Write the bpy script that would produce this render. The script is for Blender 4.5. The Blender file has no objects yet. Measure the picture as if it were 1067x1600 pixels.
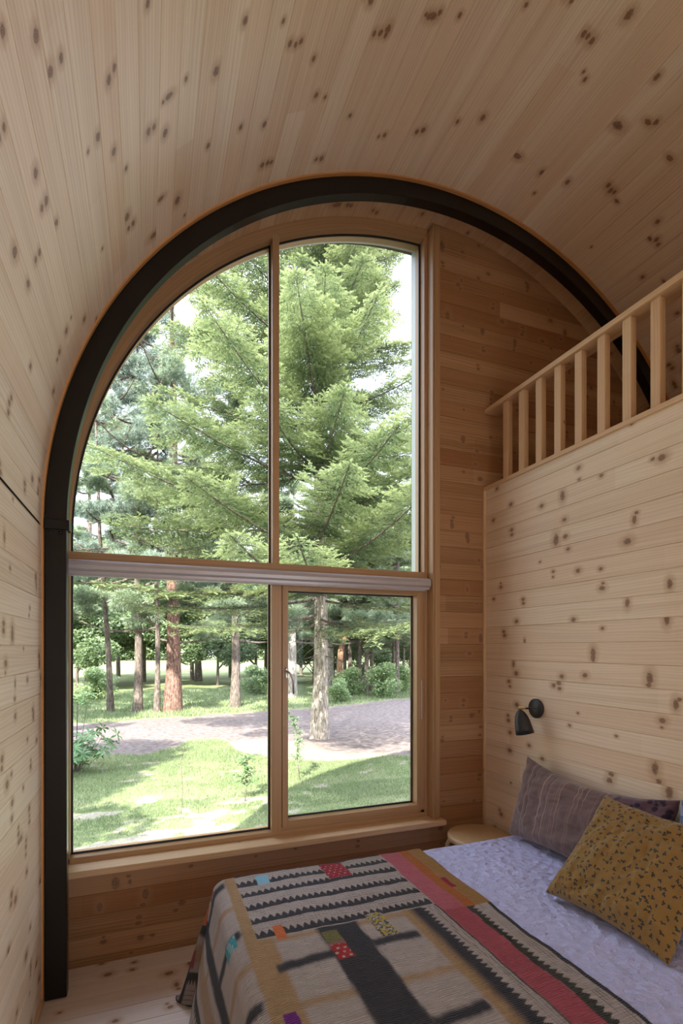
import bpy, bmesh, math, random
import numpy as np
from mathutils import Vector, Matrix
random.seed(7); rng = np.random.default_rng(7)
PI = math.pi
SC = bpy.context.scene; COL = SC.collection

# ------------------------------------------------------------------ camera, light, exposure
cam_d = bpy.data.cameras.new('camera'); cam = bpy.data.objects.new('camera', cam_d); COL.objects.link(cam)
cam.location = (0, 0, 1.6); cam.rotation_euler = (PI / 2, 0, -0.3648)
cam_d.sensor_fit = 'HORIZONTAL'; cam_d.sensor_width = 36; cam_d.lens = 795.8 / 1067 * 36
cam_d.shift_y = 211.5 / 1067; cam_d.clip_start = 0.02; cam_d.clip_end = 400
SC.camera = cam
SC.view_settings.view_transform = 'Standard'; SC.view_settings.look = 'None'
SC.view_settings.gamma = 1.0; SC.view_settings.use_curve_mapping = False
SC.view_settings.exposure = 0.60
SC.cycles.max_bounces = 10; SC.cycles.diffuse_bounces = 6; SC.cycles.glossy_bounces = 3
SC.cycles.transparent_max_bounces = 12; SC.cycles.sample_clamp_indirect = 4.0
SC.cycles.use_denoising = True
SUN_STRENGTH = 13.0; SKY_STRENGTH = 2.2; REAR_FILL = 3.0; SIDE_FILL = 53.0
sun_d = bpy.data.lights.new('sun', 'SUN'); sun_d.energy = SUN_STRENGTH; sun_d.angle = 0.012; sun_d.color = (1, .95, .86)
sun = bpy.data.objects.new('sun', sun_d); COL.objects.link(sun)
sun.rotation_euler = Vector((.73, 1.12, -1)).to_track_quat('-Z', 'Y').to_euler()
W = bpy.data.worlds.new('sky'); SC.world = W; W.use_nodes = True
nt = W.node_tree; nt.nodes.clear()
wo = nt.nodes.new('ShaderNodeOutputWorld'); bg = nt.nodes.new('ShaderNodeBackground')
tc = nt.nodes.new('ShaderNodeTexCoord'); sp = nt.nodes.new('ShaderNodeSeparateXYZ')
cr = nt.nodes.new('ShaderNodeValToRGB'); nz = nt.nodes.new('ShaderNodeTexNoise'); mx = nt.nodes.new('ShaderNodeMix'); cr2 = nt.nodes.new('ShaderNodeValToRGB')
mx.data_type = 'RGBA'
nt.links.new(tc.outputs['Generated'], sp.inputs[0]); nt.links.new(sp.outputs['Z'], cr.inputs[0])
cr.color_ramp.elements[0].color = (.86, .92, 1.0, 1); cr.color_ramp.elements[1].color = (2.2, 2.4, 3.0, 1); cr.color_ramp.elements[1].position = .9; _e = cr.color_ramp.elements.new(.58); _e.color = (.74, .82, 1.05, 1)
nt.links.new(tc.outputs['Generated'], nz.inputs['Vector']); nz.inputs['Scale'].default_value = 3; nz.inputs['Detail'].default_value = 6
cr2.color_ramp.elements[0].position = .45; cr2.color_ramp.elements[1].position = .65
nt.links.new(nz.outputs['Fac'], cr2.inputs[0]); nt.links.new(cr2.outputs[0], mx.inputs['Factor'])
nt.links.new(cr.outputs[0], mx.inputs[6]); mx.inputs[7].default_value = (.97, .98, 1.06, 1); mx.blend_type = 'LIGHTEN'
nt.links.new(mx.outputs[2], bg.inputs[0]); bg.inputs[1].default_value = SKY_STRENGTH; nt.links.new(bg.outputs[0], wo.inputs[0])

def area(name, loc, rot, sx, sy, energy=0, portal=False, color=(1, 1, 1)):
    l = bpy.data.lights.new(name, 'AREA'); l.shape = 'RECTANGLE'; l.size = sx; l.size_y = sy; l.energy = energy; l.color = color
    if portal: l.cycles.is_portal = True
    o = bpy.data.objects.new(name, l); COL.objects.link(o); o.location = loc; o.rotation_euler = rot
    return o
# added fill lamp at the invented rear doors, behind the camera
area('rear_fill_light', (1.42, -3.12, 1.2), (PI / 2, 0, 0), .95, 2.1, REAR_FILL, color=(.86, .93, 1.0))
# added fill lamp in an invented doorway of the right wall, behind the camera
area('doorway_fill_light', (2.10, -1.75, 1.1), (PI / 2, 0, PI / 2), 1.3, 2.0, SIDE_FILL, color=(.88, .94, 1.0))

# ------------------------------------------------------------------ dimensions (metres)
XC, ZC = 1.744, 2.15          # barrel vault axis
RV = 2.185                    # vault inner radius
XL = XC - RV                  # left wall face
XR = 2.112                    # bedroom side of the loft wall
XFR = XC + RV
YW = 2.843                    # inner face of the window wall
YBK = -3.2
YF = 2.90                     # face of the window frame
YG = 2.965                    # glass
XP = 1.705                    # right edge of window opening
GZ = -0.35                    # ground outside

# ------------------------------------------------------------------ helpers
def tag(o, label=None, cat=None, group=None, kind=None):
    if label: o['label'] = label
    if cat: o['category'] = cat
    if group: o['group'] = group
    if kind: o['kind'] = kind
    return o
def empty(name, loc=(0, 0, 0), rz=0, **k):
    o = bpy.data.objects.new(name, None); COL.objects.link(o); o.location = loc; o.rotation_euler = (0, 0, rz)
    o.empty_display_size = .05
    return tag(o, **k)
def link(name, me, mat, parent=None, smooth=False, bevel=0, **k):
    if mat: me.materials.append(mat)
    o = bpy.data.objects.new(name, me); COL.objects.link(o)
    if parent: o.parent = parent
    if smooth: me.polygons.foreach_set('use_smooth', [True] * len(me.polygons))
    if bevel:
        b = o.modifiers.new('bevel', 'BEVEL'); b.width = bevel; b.segments = 2; b.limit_method = 'ANGLE'
    return tag(o, **k)
def mesh_np(V, F, uv=None, col=None, colname='tint'):
    """V (n,3); F (m,k) constant k; uv per vertex (n,2); col per vertex (n,3)"""
    V = np.asarray(V, np.float32); F = np.asarray(F, np.int32); me = bpy.data.meshes.new('m')
    k = F.shape[1]; m = len(F)
    me.vertices.add(len(V)); me.vertices.foreach_set('co', V.ravel())
    me.loops.add(m * k); me.loops.foreach_set('vertex_index', F.ravel())
    me.polygons.add(m); me.polygons.foreach_set('loop_start', np.arange(0, m * k, k, dtype=np.int32))
    me.polygons.foreach_set('loop_total', np.full(m, k, np.int32))
    if uv is not None:
        l = me.uv_layers.new(name='UVMap'); l.data.foreach_set('uv', np.asarray(uv, np.float32)[F.ravel()].ravel())
    me.update(calc_edges=True)
    if col is not None:
        a = me.color_attributes.new(colname, 'FLOAT_COLOR', 'POINT')
        c = np.ones((len(V), 4), np.float32); c[:, :3] = col; a.data.foreach_set('color', c.ravel())
    me.validate()
    return me
class MB:
    """collects quads with metric UVs (u along the grain)"""
    def __init__(s): s.v = []; s.f = []; s.uv = []
    def quad(s, pts, uvs):
        b = len(s.v); s.v += [tuple(p) for p in pts]; s.uv += uvs; s.f.append((b, b + 1, b + 2, b + 3))
    def box(s, x0, x1, y0, y1, z0, z1, grain=None):
        d = (x1 - x0, y1 - y0, z1 - z0); g = d.index(max(d)) if grain is None else grain
        off = random.random() * 9
        c = [(x, y, z) for x in (x0, x1) for y in (y0, y1) for z in (z0, z1)]
        for idx, n in (((0, 1, 3, 2), 0), ((4, 6, 7, 5), 0), ((0, 4, 5, 1), 1), ((2, 3, 7, 6), 1), ((0, 2, 6, 4), 2), ((1, 5, 7, 3), 2)):
            ax = [a for a in (0, 1, 2) if a != n]
            ua = g if g in ax else ax[0]; va = ax[0] if ax[1] == ua else ax[1]
            P = [c[i] for i in idx]
            s.quad(P, [(p[ua] + off, p[va] + off * 3) for p in P])
        return s
    def build(s, name, mat, parent=None, smooth=False, bevel=0, weld=True, **k):
        me = bpy.data.meshes.new(name); me.from_pydata(s.v, [], s.f)
        l = me.uv_layers.new(name='UVMap'); i = 0
        fl = [s.uv[vi] for f in s.f for vi in f]
        l.data.foreach_set('uv', [c for p in fl for c in p])
        if weld:
            bm = bmesh.new(); bm.from_mesh(me); bmesh.ops.remove_doubles(bm, verts=bm.verts, dist=1e-5)
            bmesh.ops.recalc_face_normals(bm, faces=bm.faces); bm.to_mesh(me); bm.free()
        return link(name, me, mat, parent, smooth, bevel, **k)
def arc_bar(mb, r0, r1, y0, y1, a0, a1, n=72, xc=XC, zc=ZC):
    """curved rectangular bar round the vault axis, angles measured from +X, radians"""
    A = np.linspace(a0, a1, n + 1); off = random.random() * 5
    P = lambda r, a, y: (xc + r * math.cos(a), y, zc + r * math.sin(a))
    for i in range(n):
        a, b = A[i], A[i + 1]; ua, ub = a * r0 + off, b * r0 + off; t = r1 - r0; d = y1 - y0
        mb.quad([P(r0, a, y0), P(r0, b, y0), P(r1, b, y0), P(r1, a, y0)], [(ua, 0), (ub, 0), (ub, t), (ua, t)])
        mb.quad([P(r0, a, y1), P(r1, a, y1), P(r1, b, y1), P(r0, b, y1)], [(ua, 0), (ua, t), (ub, t), (ub, 0)])
        mb.quad([P(r0, a, y0), P(r0, a, y1), P(r0, b, y1), P(r0, b, y0)], [(ua, 1), (ua, 1 + d), (ub, 1 + d), (ub, 1)])
        mb.quad([P(r1, a, y0), P(r1, b, y0), P(r1, b, y1), P(r1, a, y1)], [(ua, 2), (ub, 2), (ub, 2 + d), (ua, 2 + d)])
    for a in (a0, a1):
        mb.quad([P(r0, a, y0), P(r1, a, y0), P(r1, a, y1), P(r0, a, y1)], [(0, 0), (t, 0), (t, d), (0, d)])
def tube(path, radii, n=10, close=True):
    """numpy tube along a path -> V, F(quads)"""
    path = np.asarray(path, float); m = len(path); radii = np.broadcast_to(radii, (m,))
    T = np.gradient(path, axis=0); T /= np.linalg.norm(T, axis=1)[:, None] + 1e-9
    up = np.array([0, 0, 1.]) if abs(T[0][2]) < .9 else np.array([1., 0, 0])
    V = []; prev = None
    for i in range(m):
        if prev is None: a = np.cross(T[i], up)
        else: a = prev - T[i] * np.dot(prev, T[i])
        a /= np.linalg.norm(a) + 1e-9; b = np.cross(T[i], a); prev = a
        th = np.arange(n) / n * 2 * PI
        V.append(path[i] + radii[i] * (np.cos(th)[:, None] * a + np.sin(th)[:, None] * b))
    V = np.concatenate(V); F = []
    for i in range(m - 1):
        for j in range(n):
            F.append((i * n + j, i * n + (j + 1) % n, (i + 1) * n + (j + 1) % n, (i + 1) * n + j))
    if close:
        for i0 in (0, m - 1):
            c = len(V); V = np.vstack([V, path[i0]])
            for j in range(0, n, 2):
                F.append((c, i0 * n + j, i0 * n + (j + 1) % n, i0 * n + (j + 2) % n))
    return V, np.array(F)
def merge(parts):
    V = []; F = []; b = 0
    for v, f in parts: V.append(v); F.append(np.asarray(f) + b); b += len(v)
    return np.concatenate(V), np.concatenate(F)
def lathe(prof, n=40, axis='z'):
    V = []; F = []
    for r, z in prof:
        for j in range(n):
            a = 2 * PI * j / n; V.append((r * math.cos(a), r * math.sin(a), z))
    for i in range(len(prof) - 1):
        for j in range(n): F.append((i * n + j, i * n + (j + 1) % n, (i + 1) * n + (j + 1) % n, (i + 1) * n + j))
    return np.array(V), np.array(F)
def vnoise(x, y, seed=0):
    xi = np.floor(x).astype(np.int64); yi = np.floor(y).astype(np.int64); fx = x - xi; fy = y - yi
    fx = fx * fx * (3 - 2 * fx); fy = fy * fy * (3 - 2 * fy)
    def h(a, b):
        n = (a * 374761393 + b * 668265263 + seed * 1442695041) & 0xffffffff
        n = ((n ^ (n >> 13)) * 1274126177) & 0xffffffff
        return ((n ^ (n >> 16)) & 0xffff) / 65535.
    return (h(xi, yi) * (1 - fx) + h(xi + 1, yi) * fx) * (1 - fy) + (h(xi, yi + 1) * (1 - fx) + h(xi + 1, yi + 1) * fx) * fy
def fbm(x, y, seed=0, o=4):
    s = 0; a = .5; t = 0
    for i in range(o): s = s + a * vnoise(x * 2 ** i, y * 2 ** i, seed + i); t += a; a *= .5
    return s / t

# ------------------------------------------------------------------ materials
class NT:
    def __init__(s, name):
        s.m = bpy.data.materials.new(name); s.m.use_nodes = True; s.t = s.m.node_tree; s.t.nodes.clear()
        s.out = s.t.nodes.new('ShaderNodeOutputMaterial')
    def n(s, typ, **k):
        nd = s.t.nodes.new(typ)
        for a, b in k.items(): setattr(nd, a, b)
        return nd
    def put(s, inp, v):
        if v is None: return
        if isinstance(v, bpy.types.NodeSocket): s.t.links.new(v, inp)
        else:
            if isinstance(v, tuple) and len(v) == 3 and inp.type == 'RGBA': v = v + (1,)
            inp.default_value = v
    def math(s, op, a, b=None, c=None, clamp=False):
        nd = s.n('ShaderNodeMath', operation=op, use_clamp=clamp)
        for i, v in enumerate((a, b, c)): s.put(nd.inputs[i], v)
        return nd.outputs[0]
    def mix(s, f, a, b, typ='RGBA', blend='MIX'):
        nd = s.n('ShaderNodeMix', data_type=typ, blend_type=blend) if typ == 'RGBA' else s.n('ShaderNodeMix', data_type=typ)
        s.put(nd.inputs[0], f); i = 6 if typ == 'RGBA' else 2
        s.put(nd.inputs[i], a); s.put(nd.inputs[i + 1], b); return nd.outputs[2 if typ == 'RGBA' else 0]
    def vec(s, x=0., y=0., z=0.):
        nd = s.n('ShaderNodeCombineXYZ')
        for i, v in enumerate((x, y, z)): s.put(nd.inputs[i], v)
        return nd.outputs[0]
    def white(s, v):
        nd = s.n('ShaderNodeTexWhiteNoise', noise_dimensions='3D'); s.put(nd.inputs[0], v)
        sp = s.n('ShaderNodeSeparateColor'); s.t.links.new(nd.outputs['Color'], sp.inputs[0]); return sp.outputs[0], sp.outputs[1], sp.outputs[2]
    def noise(s, v, scale=1., detail=2., rough=.5, dist=0.):
        nd = s.n('ShaderNodeTexNoise'); s.put(nd.inputs['Vector'], v); nd.inputs['Scale'].default_value = scale
        nd.inputs['Detail'].default_value = detail; nd.inputs['Roughness'].default_value = rough; nd.inputs['Distortion'].default_value = dist
        return nd.outputs['Fac']
    def ss(s, v, a, b, lo=0., hi=1.):
        nd = s.n('ShaderNodeMapRange', interpolation_type='SMOOTHSTEP'); s.put(nd.inputs[0], v)
        for i, q in enumerate((a, b, lo, hi)): s.put(nd.inputs[i + 1], q)
        return nd.outputs[0]
    def uv(s):
        nd = s.n('ShaderNodeUVMap', uv_map='UVMap'); sp = s.n('ShaderNodeSeparateXYZ'); s.t.links.new(nd.outputs[0], sp.inputs[0])
        return nd.outputs[0], sp.outputs[0], sp.outputs[1]
    def obj(s): return s.n('ShaderNodeTexCoord').outputs['Object']
    def bsdf(s, color, rough=.6, metal=0., bump=None, bstr=.3, bdist=.01, sheen=0., spec=.5, coat=0.):
        b = s.n('ShaderNodeBsdfPrincipled'); s.put(b.inputs['Base Color'], color); s.put(b.inputs['Roughness'], rough)
        b.inputs['Metallic'].default_value = metal; b.inputs['Sheen Weight'].default_value = sheen; b.inputs['Specular IOR Level'].default_value = spec
        b.inputs['Coat Weight'].default_value = coat
        if bump is not None:
            bp = s.n('ShaderNodeBump'); bp.inputs['Strength'].default_value = bstr; bp.inputs['Distance'].default_value = bdist
            s.t.links.new(bump, bp.inputs['Height']); s.t.links.new(bp.outputs[0], b.inputs['Normal'])
        s.t.links.new(b.outputs[0], s.out.inputs[0]); return b

def wood(name, w=.105, voff=0., light=(.66, .47, .30), dark=(.47, .285, .155), knots=1.0, L=.40, rough=.5, vary=.5):
    m = NT(name); uvv, u, v = m.uv()
    vv = m.math('DIVIDE', m.math('SUBTRACT', v, voff), w); row = m.math('FLOOR', vv); fv = m.math('SUBTRACT', vv, row)
    s0, s1, s2 = m.white(m.vec(row, 3.7, 1.1))
    ul = m.math('MULTIPLY_ADD', s0, 7.3, u); seg = m.math('FLOOR', m.math('DIVIDE', ul, 2.9))
    b0, b1, b2 = m.white(m.vec(row, seg, 9.3))
    kd = None; km = None
    for lay in range(2):
        Lk = L * (1 if lay == 0 else 1.7)
        cu = m.math('DIVIDE', m.math('ADD', ul, lay * 1.37), Lk); iu = m.math('FLOOR', cu); fu = m.math('SUBTRACT', cu, iu)
        a, b, c = m.white(m.vec(row, iu, 5.1 + lay * 3)); d, e, g = m.white(m.vec(iu, row, 8.3 + lay))
        u0 = m.math('MULTIPLY_ADD', a, .6, .2)
        for k in range(3 if lay == 0 else 1):
            vk = m.math('MULTIPLY_ADD', m.math('FRACT', m.math('ADD', b, k * .36)), .8, .1)
            rr = m.math('FRACT', m.math('MULTIPLY', c, (3.1, 7.7, 13.3)[k] if lay == 0 else 5.5))
            # many candidate knots are missing: radius drops to nearly nothing
            rk = m.math('MULTIPLY', m.math('MULTIPLY_ADD', m.math('POWER', rr, 1.5), .0105 if lay == 0 else .014, .0034), m.math('GREATER_THAN', rr, (.38, .60, .74)[k] if lay == 0 else .72))
            rk = m.math('MULTIPLY_ADD', rk, knots, 1e-5)
            du = m.math('MULTIPLY', m.math('ADD', m.math('SUBTRACT', fu, u0), m.math('MULTIPLY', m.math('SUBTRACT', (d, e, g)[k], .5), .05)), Lk)
            dv = m.math('MULTIPLY', m.math('SUBTRACT', fv, vk), w)
            # a share of the knots are long spike knots, stretched across the board
            st = m.math('MULTIPLY_ADD', m.math('GREATER_THAN', (e, g, d)[k], .82), 1.3, 1.)
            dd = m.math('SQRT', m.math('ADD', m.math('POWER', m.math('DIVIDE', du, 1.35), 2.), m.math('POWER', m.math('DIVIDE', dv, st), 2.)))
            q = m.math('DIVIDE', dd, rk)
            kd = q if kd is None else m.math('MINIMUM', kd, q)
            inf = m.math('DIVIDE', m.math('MULTIPLY', rk, rk), m.math('ADD', m.math('POWER', dd, 2.), m.math('MULTIPLY', rk, rk)))
            sg = m.math('MULTIPLY', inf, dv)
            km = sg if km is None else m.math('ADD', km, sg)
    wob = m.noise(m.vec(m.math('MULTIPLY', u, 90.), m.math('MULTIPLY', v, 90.), row), 1., 2.)
    kd = m.math('ADD', kd, m.math('MULTIPLY_ADD', wob, .9, -.45))
    kmask = m.ss(kd, .55, 1.2, .92, 0.); halo = m.ss(kd, .9, 3.0, 1., 0.)
    vw = m.math('SUBTRACT', v, m.math('MULTIPLY', km, .8))
    ro = m.math('MULTIPLY', row, 3.37)
    bend = m.noise(m.vec(m.math('MULTIPLY', ul, .9), m.math('MULTIPLY', vw, 7.), ro), 1., 1.)
    ph = m.math('ADD', m.math('MULTIPLY', vw, 430.), m.math('MULTIPLY', bend, 34.))
    ring = m.math('MULTIPLY_ADD', m.math('SINE', ph), .5, .5)
    ring = m.math('POWER', ring, 1.6)
    g1 = m.noise(m.vec(m.math('MULTIPLY', ul, 1.1), m.math('MULTIPLY', vw, 60.), ro), 1., 4., .6)
    g2 = m.noise(m.vec(m.math('MULTIPLY', ul, 5.), m.math('MULTIPLY', vw, 420.), ro), 1., 2., .5)
    heart = m.ss(m.noise(m.vec(m.math('MULTIPLY', ul, .35), m.math('MULTIPLY', vw, 11.), m.math('ADD', ro, 40.)), 1., 1.), .45, .68)
    f = m.math('MULTIPLY', ring, .34)
    f = m.math('ADD', f, m.ss(g1, .38, .72, 0., .36)); f = m.math('ADD', f, m.ss(g2, .35, .7, 0., .14))
    f = m.math('ADD', f, m.math('MULTIPLY', heart, .28)); f = m.math('ADD', f, m.math('MULTIPLY_ADD', b0, vary * .7, -vary * .35))
    f = m.math('MAXIMUM', m.math('MINIMUM', f, 1.2), 0.)
    c = m.mix(f, light, dark)
    hu = m.mix(m.math('MULTIPLY', b1, .35 * vary * 2), c, (dark[0] * 1.1, dark[1] * .92, dark[2] * .8))
    c = m.mix(m.math('MULTIPLY', halo, .50), hu, (.40, .225, .11))
    kc = m.mix(m.ss(m.math('SINE', m.math('MULTIPLY', kd, 16.)), -1., 1.), (.135, .070, .042), (.30, .165, .095))
    c = m.mix(kmask, c, kc)
    h = m.math('ADD', m.math('MULTIPLY', ring, .4), g2)
    m.bsdf(c, rough, bump=h, bstr=.12, bdist=.0012, spec=.35)
    return m.m
PINE = dict(light=(.80, .68, .54), dark=(.61, .465, .33))
def sim(name, color, rough=.5, metal=0., var=.06, scale=30., bstr=.1, **k):
    m = NT(name); nz = m.noise(m.obj(), scale, 3.)
    lo = tuple(x * (1 - var) for x in color); hi = tuple(min(1, x * (1 + var)) for x in color)
    m.bsdf(m.mix(nz, lo, hi), rough, metal, bump=nz, bstr=bstr, bdist=.001, **k); return m.m
M = {}
M['ceil'] = wood('pine_ceiling', .105, 0., L=.5, **PINE)
M['wallL'] = wood('pine_wall_left', .1055, 1.607, L=.30, **PINE)
M['wallR'] = wood('pine_wall_right', .1052, 2.3625, L=.38, **PINE)
M['wallW'] = wood('pine_wall_window_shaded', .1055, 1.621, L=.30, light=(.49, .305, .17), dark=(.28, .145, .065), vary=1.1)  # same pine darkened: the window wall's shade is put into the board colour
M['reveal'] = wood('pine_reveal', .1055, 0., L=.5, light=(.62, .45, .29), dark=(.45, .29, .16))
M['floor'] = wood('pine_floor', .118, 2.70, L=.45, light=(.74, .67, .64), dark=(.58, .50, .46), rough=.55)
M['frame'] = wood('pine_window_frame', .35, 0., L=1.3, knots=.6, light=(.50, .32, .175), dark=(.37, .215, .105), rough=.35, vary=.25)
M['trim'] = wood('pine_trim', .3, 0., L=1.1, knots=.5, light=(.70, .50, .31), dark=(.52, .33, .18), vary=.3)
M['orange'] = wood('pine_edge', .4, 0., L=3., knots=.1, light=(.62, .33, .13), dark=(.45, .22, .08), vary=.2)
M['steel'] = sim('dark_steel_paint', (.008, .0065, .0055), .30, .0, .15, 60, .03, spec=.38)
M['black'] = sim('black_metal', (.02, .02, .024), .42, .0, .1, 50, .03)
M['brass'] = sim('brass', (.55, .36, .16), .3, 1.0, .1)
M['chrome'] = sim('brushed_metal', (.55, .54, .55), .35, .9, .05)
M['alu'] = sim('blind_cassette', (.46, .43, .45), .33, .15, .03)
M['gasket'] = sim('black_gasket', (.018, .018, .02), .5, 0, .05)
M['alugrey'] = sim('outer_aluminium', (.50, .53, .50), .45, .3, .04)
M['white'] = sim('white_shade_inside', (.7, .68, .68), .5)
M['ply'] = sim('birch_stool', (.62, .44, .25), .45, 0, .10, 14, .05)
M['matt'] = sim('mattress_ticking', (.6, .58, .58), .8)
M['clad'] = sim('outside_cladding', (.10, .08, .06), .8)
g = NT('window_glass')
fr = g.n('ShaderNodeFresnel'); fr.inputs[0].default_value = 1.12
tr = g.n('ShaderNodeBsdfTransparent'); tr.inputs[0].default_value = (.97, .985, .975, 1)
gl = g.n('ShaderNodeBsdfGlossy'); gl.inputs['Roughness'].default_value = .0
ms = g.n('ShaderNodeMixShader'); g.t.links.new(fr.outputs[0], ms.inputs[0]); g.t.links.new(tr.outputs[0], ms.inputs[1]); g.t.links.new(gl.outputs[0], ms.inputs[2]); g.t.links.new(ms.outputs[0], g.out.inputs[0])
M['glass'] = g.m

def foliage(name, dark, light, trans=.35, rough=.6):
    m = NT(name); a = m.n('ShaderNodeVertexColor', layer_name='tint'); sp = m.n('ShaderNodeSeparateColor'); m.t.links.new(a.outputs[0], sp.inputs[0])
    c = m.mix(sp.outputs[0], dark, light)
    c = m.mix(1., c, (.72, .72, .72), blend='MULTIPLY'); d = m.n('ShaderNodeBsdfDiffuse'); t = m.n('ShaderNodeBsdfTranslucent'); gl = m.n('ShaderNodeBsdfGlossy'); gl.inputs['Roughness'].default_value = .45
    m.t.links.new(c, d.inputs[0]); m.t.links.new(c, t.inputs[0]); gl.inputs[0].default_value = (.8, .9, .95, 1)
    x = m.n('ShaderNodeMixShader'); x.inputs[0].default_value = trans; m.t.links.new(d.outputs[0], x.inputs[1]); m.t.links.new(t.outputs[0], x.inputs[2])
    y = m.n('ShaderNodeMixShader'); y.inputs[0].default_value = .05; m.t.links.new(x.outputs[0], y.inputs[1]); m.t.links.new(gl.outputs[0], y.inputs[2])
    m.t.links.new(y.outputs[0], m.out.inputs[0]); return m.m
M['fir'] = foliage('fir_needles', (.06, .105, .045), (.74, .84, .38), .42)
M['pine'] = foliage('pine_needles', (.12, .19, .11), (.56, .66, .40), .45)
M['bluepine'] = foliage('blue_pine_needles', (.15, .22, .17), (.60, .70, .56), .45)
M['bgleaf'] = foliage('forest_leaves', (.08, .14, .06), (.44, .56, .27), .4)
M['bush'] = foliage('bush_leaves', (.16, .28, .09), (.66, .80, .40), .4)
M['rhodo'] = foliage('rhododendron_leaves', (.07, .20, .05), (.40, .58, .26), .2)
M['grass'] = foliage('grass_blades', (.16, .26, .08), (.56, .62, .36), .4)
def bark(name, a, b, sc=9.):
    m = NT(name); o = m.n('ShaderNodeTexCoord').outputs['Object']; mp = m.n('ShaderNodeMapping'); mp.inputs['Scale'].default_value = (1, 1, .25)
    m.t.links.new(o, mp.inputs[0]); f = m.ss(m.noise(mp.outputs[0], sc * 3, 5., .65, .6), .35, .65)
    m.bsdf(m.mix(f, a, b), .9, bump=f, bstr=.7, bdist=.02, spec=.2); return m.m
M['bark_fir'] = bark('grey_bark', (.20, .165, .14), (.62, .55, .48))
M['bark_pine'] = bark('red_brown_bark', (.10, .055, .045), (.33, .20, .16))
M['bark_dark'] = bark('dark_bark', (.09, .07, .06), (.26, .21, .18))
M['bark_orange'] = bark('orange_bark', (.30, .15, .09), (.62, .38, .26))
# ------------------------------------------------------------------ room shell
def boards(n0, n1, voff, w, gd=.0035, gw=.0022):
    """profile points (v, inset) with a V groove at every board joint"""
    P = [(n0, 0.)]; k = math.ceil((n0 - voff) / w + 1e-4); v = voff + k * w
    while v < n1 - 1e-4:
        if v - gw > P[-1][0]: P += [(v - gw, 0.), (v, gd), (v + gw, 0.)]
        v += w
    P.append((n1, 0.)); return P
def plank_panel(name, mat, prof, place, u0, u1, mirror=False, step=None, parent=None, **k):
    """prof = [(v, inset)], place(u, v, inset) -> xyz"""
    mb = MB(); us = [u0, u1] if step is None else list(np.linspace(u0, u1, step))
    for (va, ia), (vb, ib) in zip(prof[:-1], prof[1:]):
        for a, b in zip(us[:-1], us[1:]):
            mb.quad([place(a, va, ia), place(b, va, ia), place(b, vb, ib), place(a, vb, ib)], [(a, va), (b, va), (b, vb), (a, vb)])
    return mb.build(name, mat, parent, weld=False, kind='structure', **k)
# ceiling: barrel vault, boards along Y (front part, and the piece between steel arch and window wall)
def vault(r): return lambda u, v, i: (XC - (r + i) * math.cos(v / RV), u, ZC + (r + i) * math.sin(v / RV))
def fine(P, st=.035):
    Q = [P[0]]
    for a, b in zip(P[:-1], P[1:]):
        n = max(1, int((b[0] - a[0]) / st + .999))
        for j in range(1, n + 1): Q.append((a[0] + (b[0] - a[0]) * j / n, a[1] + (b[1] - a[1]) * j / n))
    return Q
LV = PI * RV
cprof = fine(boards(0, LV, 0, LV / 65.))
M['ceil'] = wood('pine_ceiling', LV / 65., 0., L=.5, **PINE)
ceiling = plank_panel('ceiling', M['ceil'], cprof, vault(RV), YBK, 2.64)
mb = MB(); arc_bar(mb, RV + .01, RV + .24, YBK - .2, 3.16, 0, PI, 96); mb.build('ceiling', M['clad'], kind='structure')
plank_panel('ceiling', M['reveal'], cprof, vault(2.172), 2.62, 2.99)
# left wall
plank_panel('wall_left', M['wallL'], boards(0, ZC - .012, 1.607, .1055), lambda u, v, i: (XL - i, u, v), YBK, YW)
mb = MB(); mb.box(XL - .25, XL - .006, YBK - .2, 3.16, GZ, ZC, 1); mb.build('wall_left', M['clad'], kind='structure')
mb = MB(); mb.box(XFR + .006, XFR + .25, YBK - .2, 3.16, GZ, ZC, 1); mb.build('wall_right', M['clad'], kind='structure')
# window wall: below the sill, right of the window up to the loft wall, and above the loft
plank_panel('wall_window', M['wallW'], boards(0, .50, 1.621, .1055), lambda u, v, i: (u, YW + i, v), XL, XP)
def wall_xr(v, r=RV):
    return XFR if v <= ZC else XC + math.sqrt(max(0, r ** 2 - (v - ZC) ** 2))
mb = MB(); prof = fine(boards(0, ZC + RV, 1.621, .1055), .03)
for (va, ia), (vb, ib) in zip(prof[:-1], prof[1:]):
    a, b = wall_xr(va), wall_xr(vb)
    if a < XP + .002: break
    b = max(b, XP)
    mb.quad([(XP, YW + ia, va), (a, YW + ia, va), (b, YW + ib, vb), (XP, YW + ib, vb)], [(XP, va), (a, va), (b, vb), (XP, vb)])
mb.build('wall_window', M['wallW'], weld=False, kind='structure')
mb = MB(); zs_ = np.concatenate([[GZ], np.linspace(ZC, ZC + RV + .05, 60)])
for za, zb in zip(zs_[:-1], zs_[1:]):
    a, b = (XFR + .1 if v <= ZC else wall_xr(v, RV + .08) for v in (za, zb))
    x0_ = XP + .02
    if b < x0_: break
    for y_ in (YW + .006, 3.15): mb.quad([(x0_, y_, za), (a, y_, za), (b, y_, zb), (x0_, y_, zb)], [(0, 0), (1, 0), (1, 1), (0, 1)])
mb.quad([(x0_, YW + .006, GZ), (x0_, 3.15, GZ), (x0_, 3.15, ZC + RV), (x0_, YW + .006, ZC + RV)], [(0, 0), (1, 0), (1, 1), (0, 1)])
mb.box(XL, XP + .02, YW + .006, 3.15, GZ, .47, 0); mb.build('wall_window', M['clad'], weld=False, kind='structure')
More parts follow.
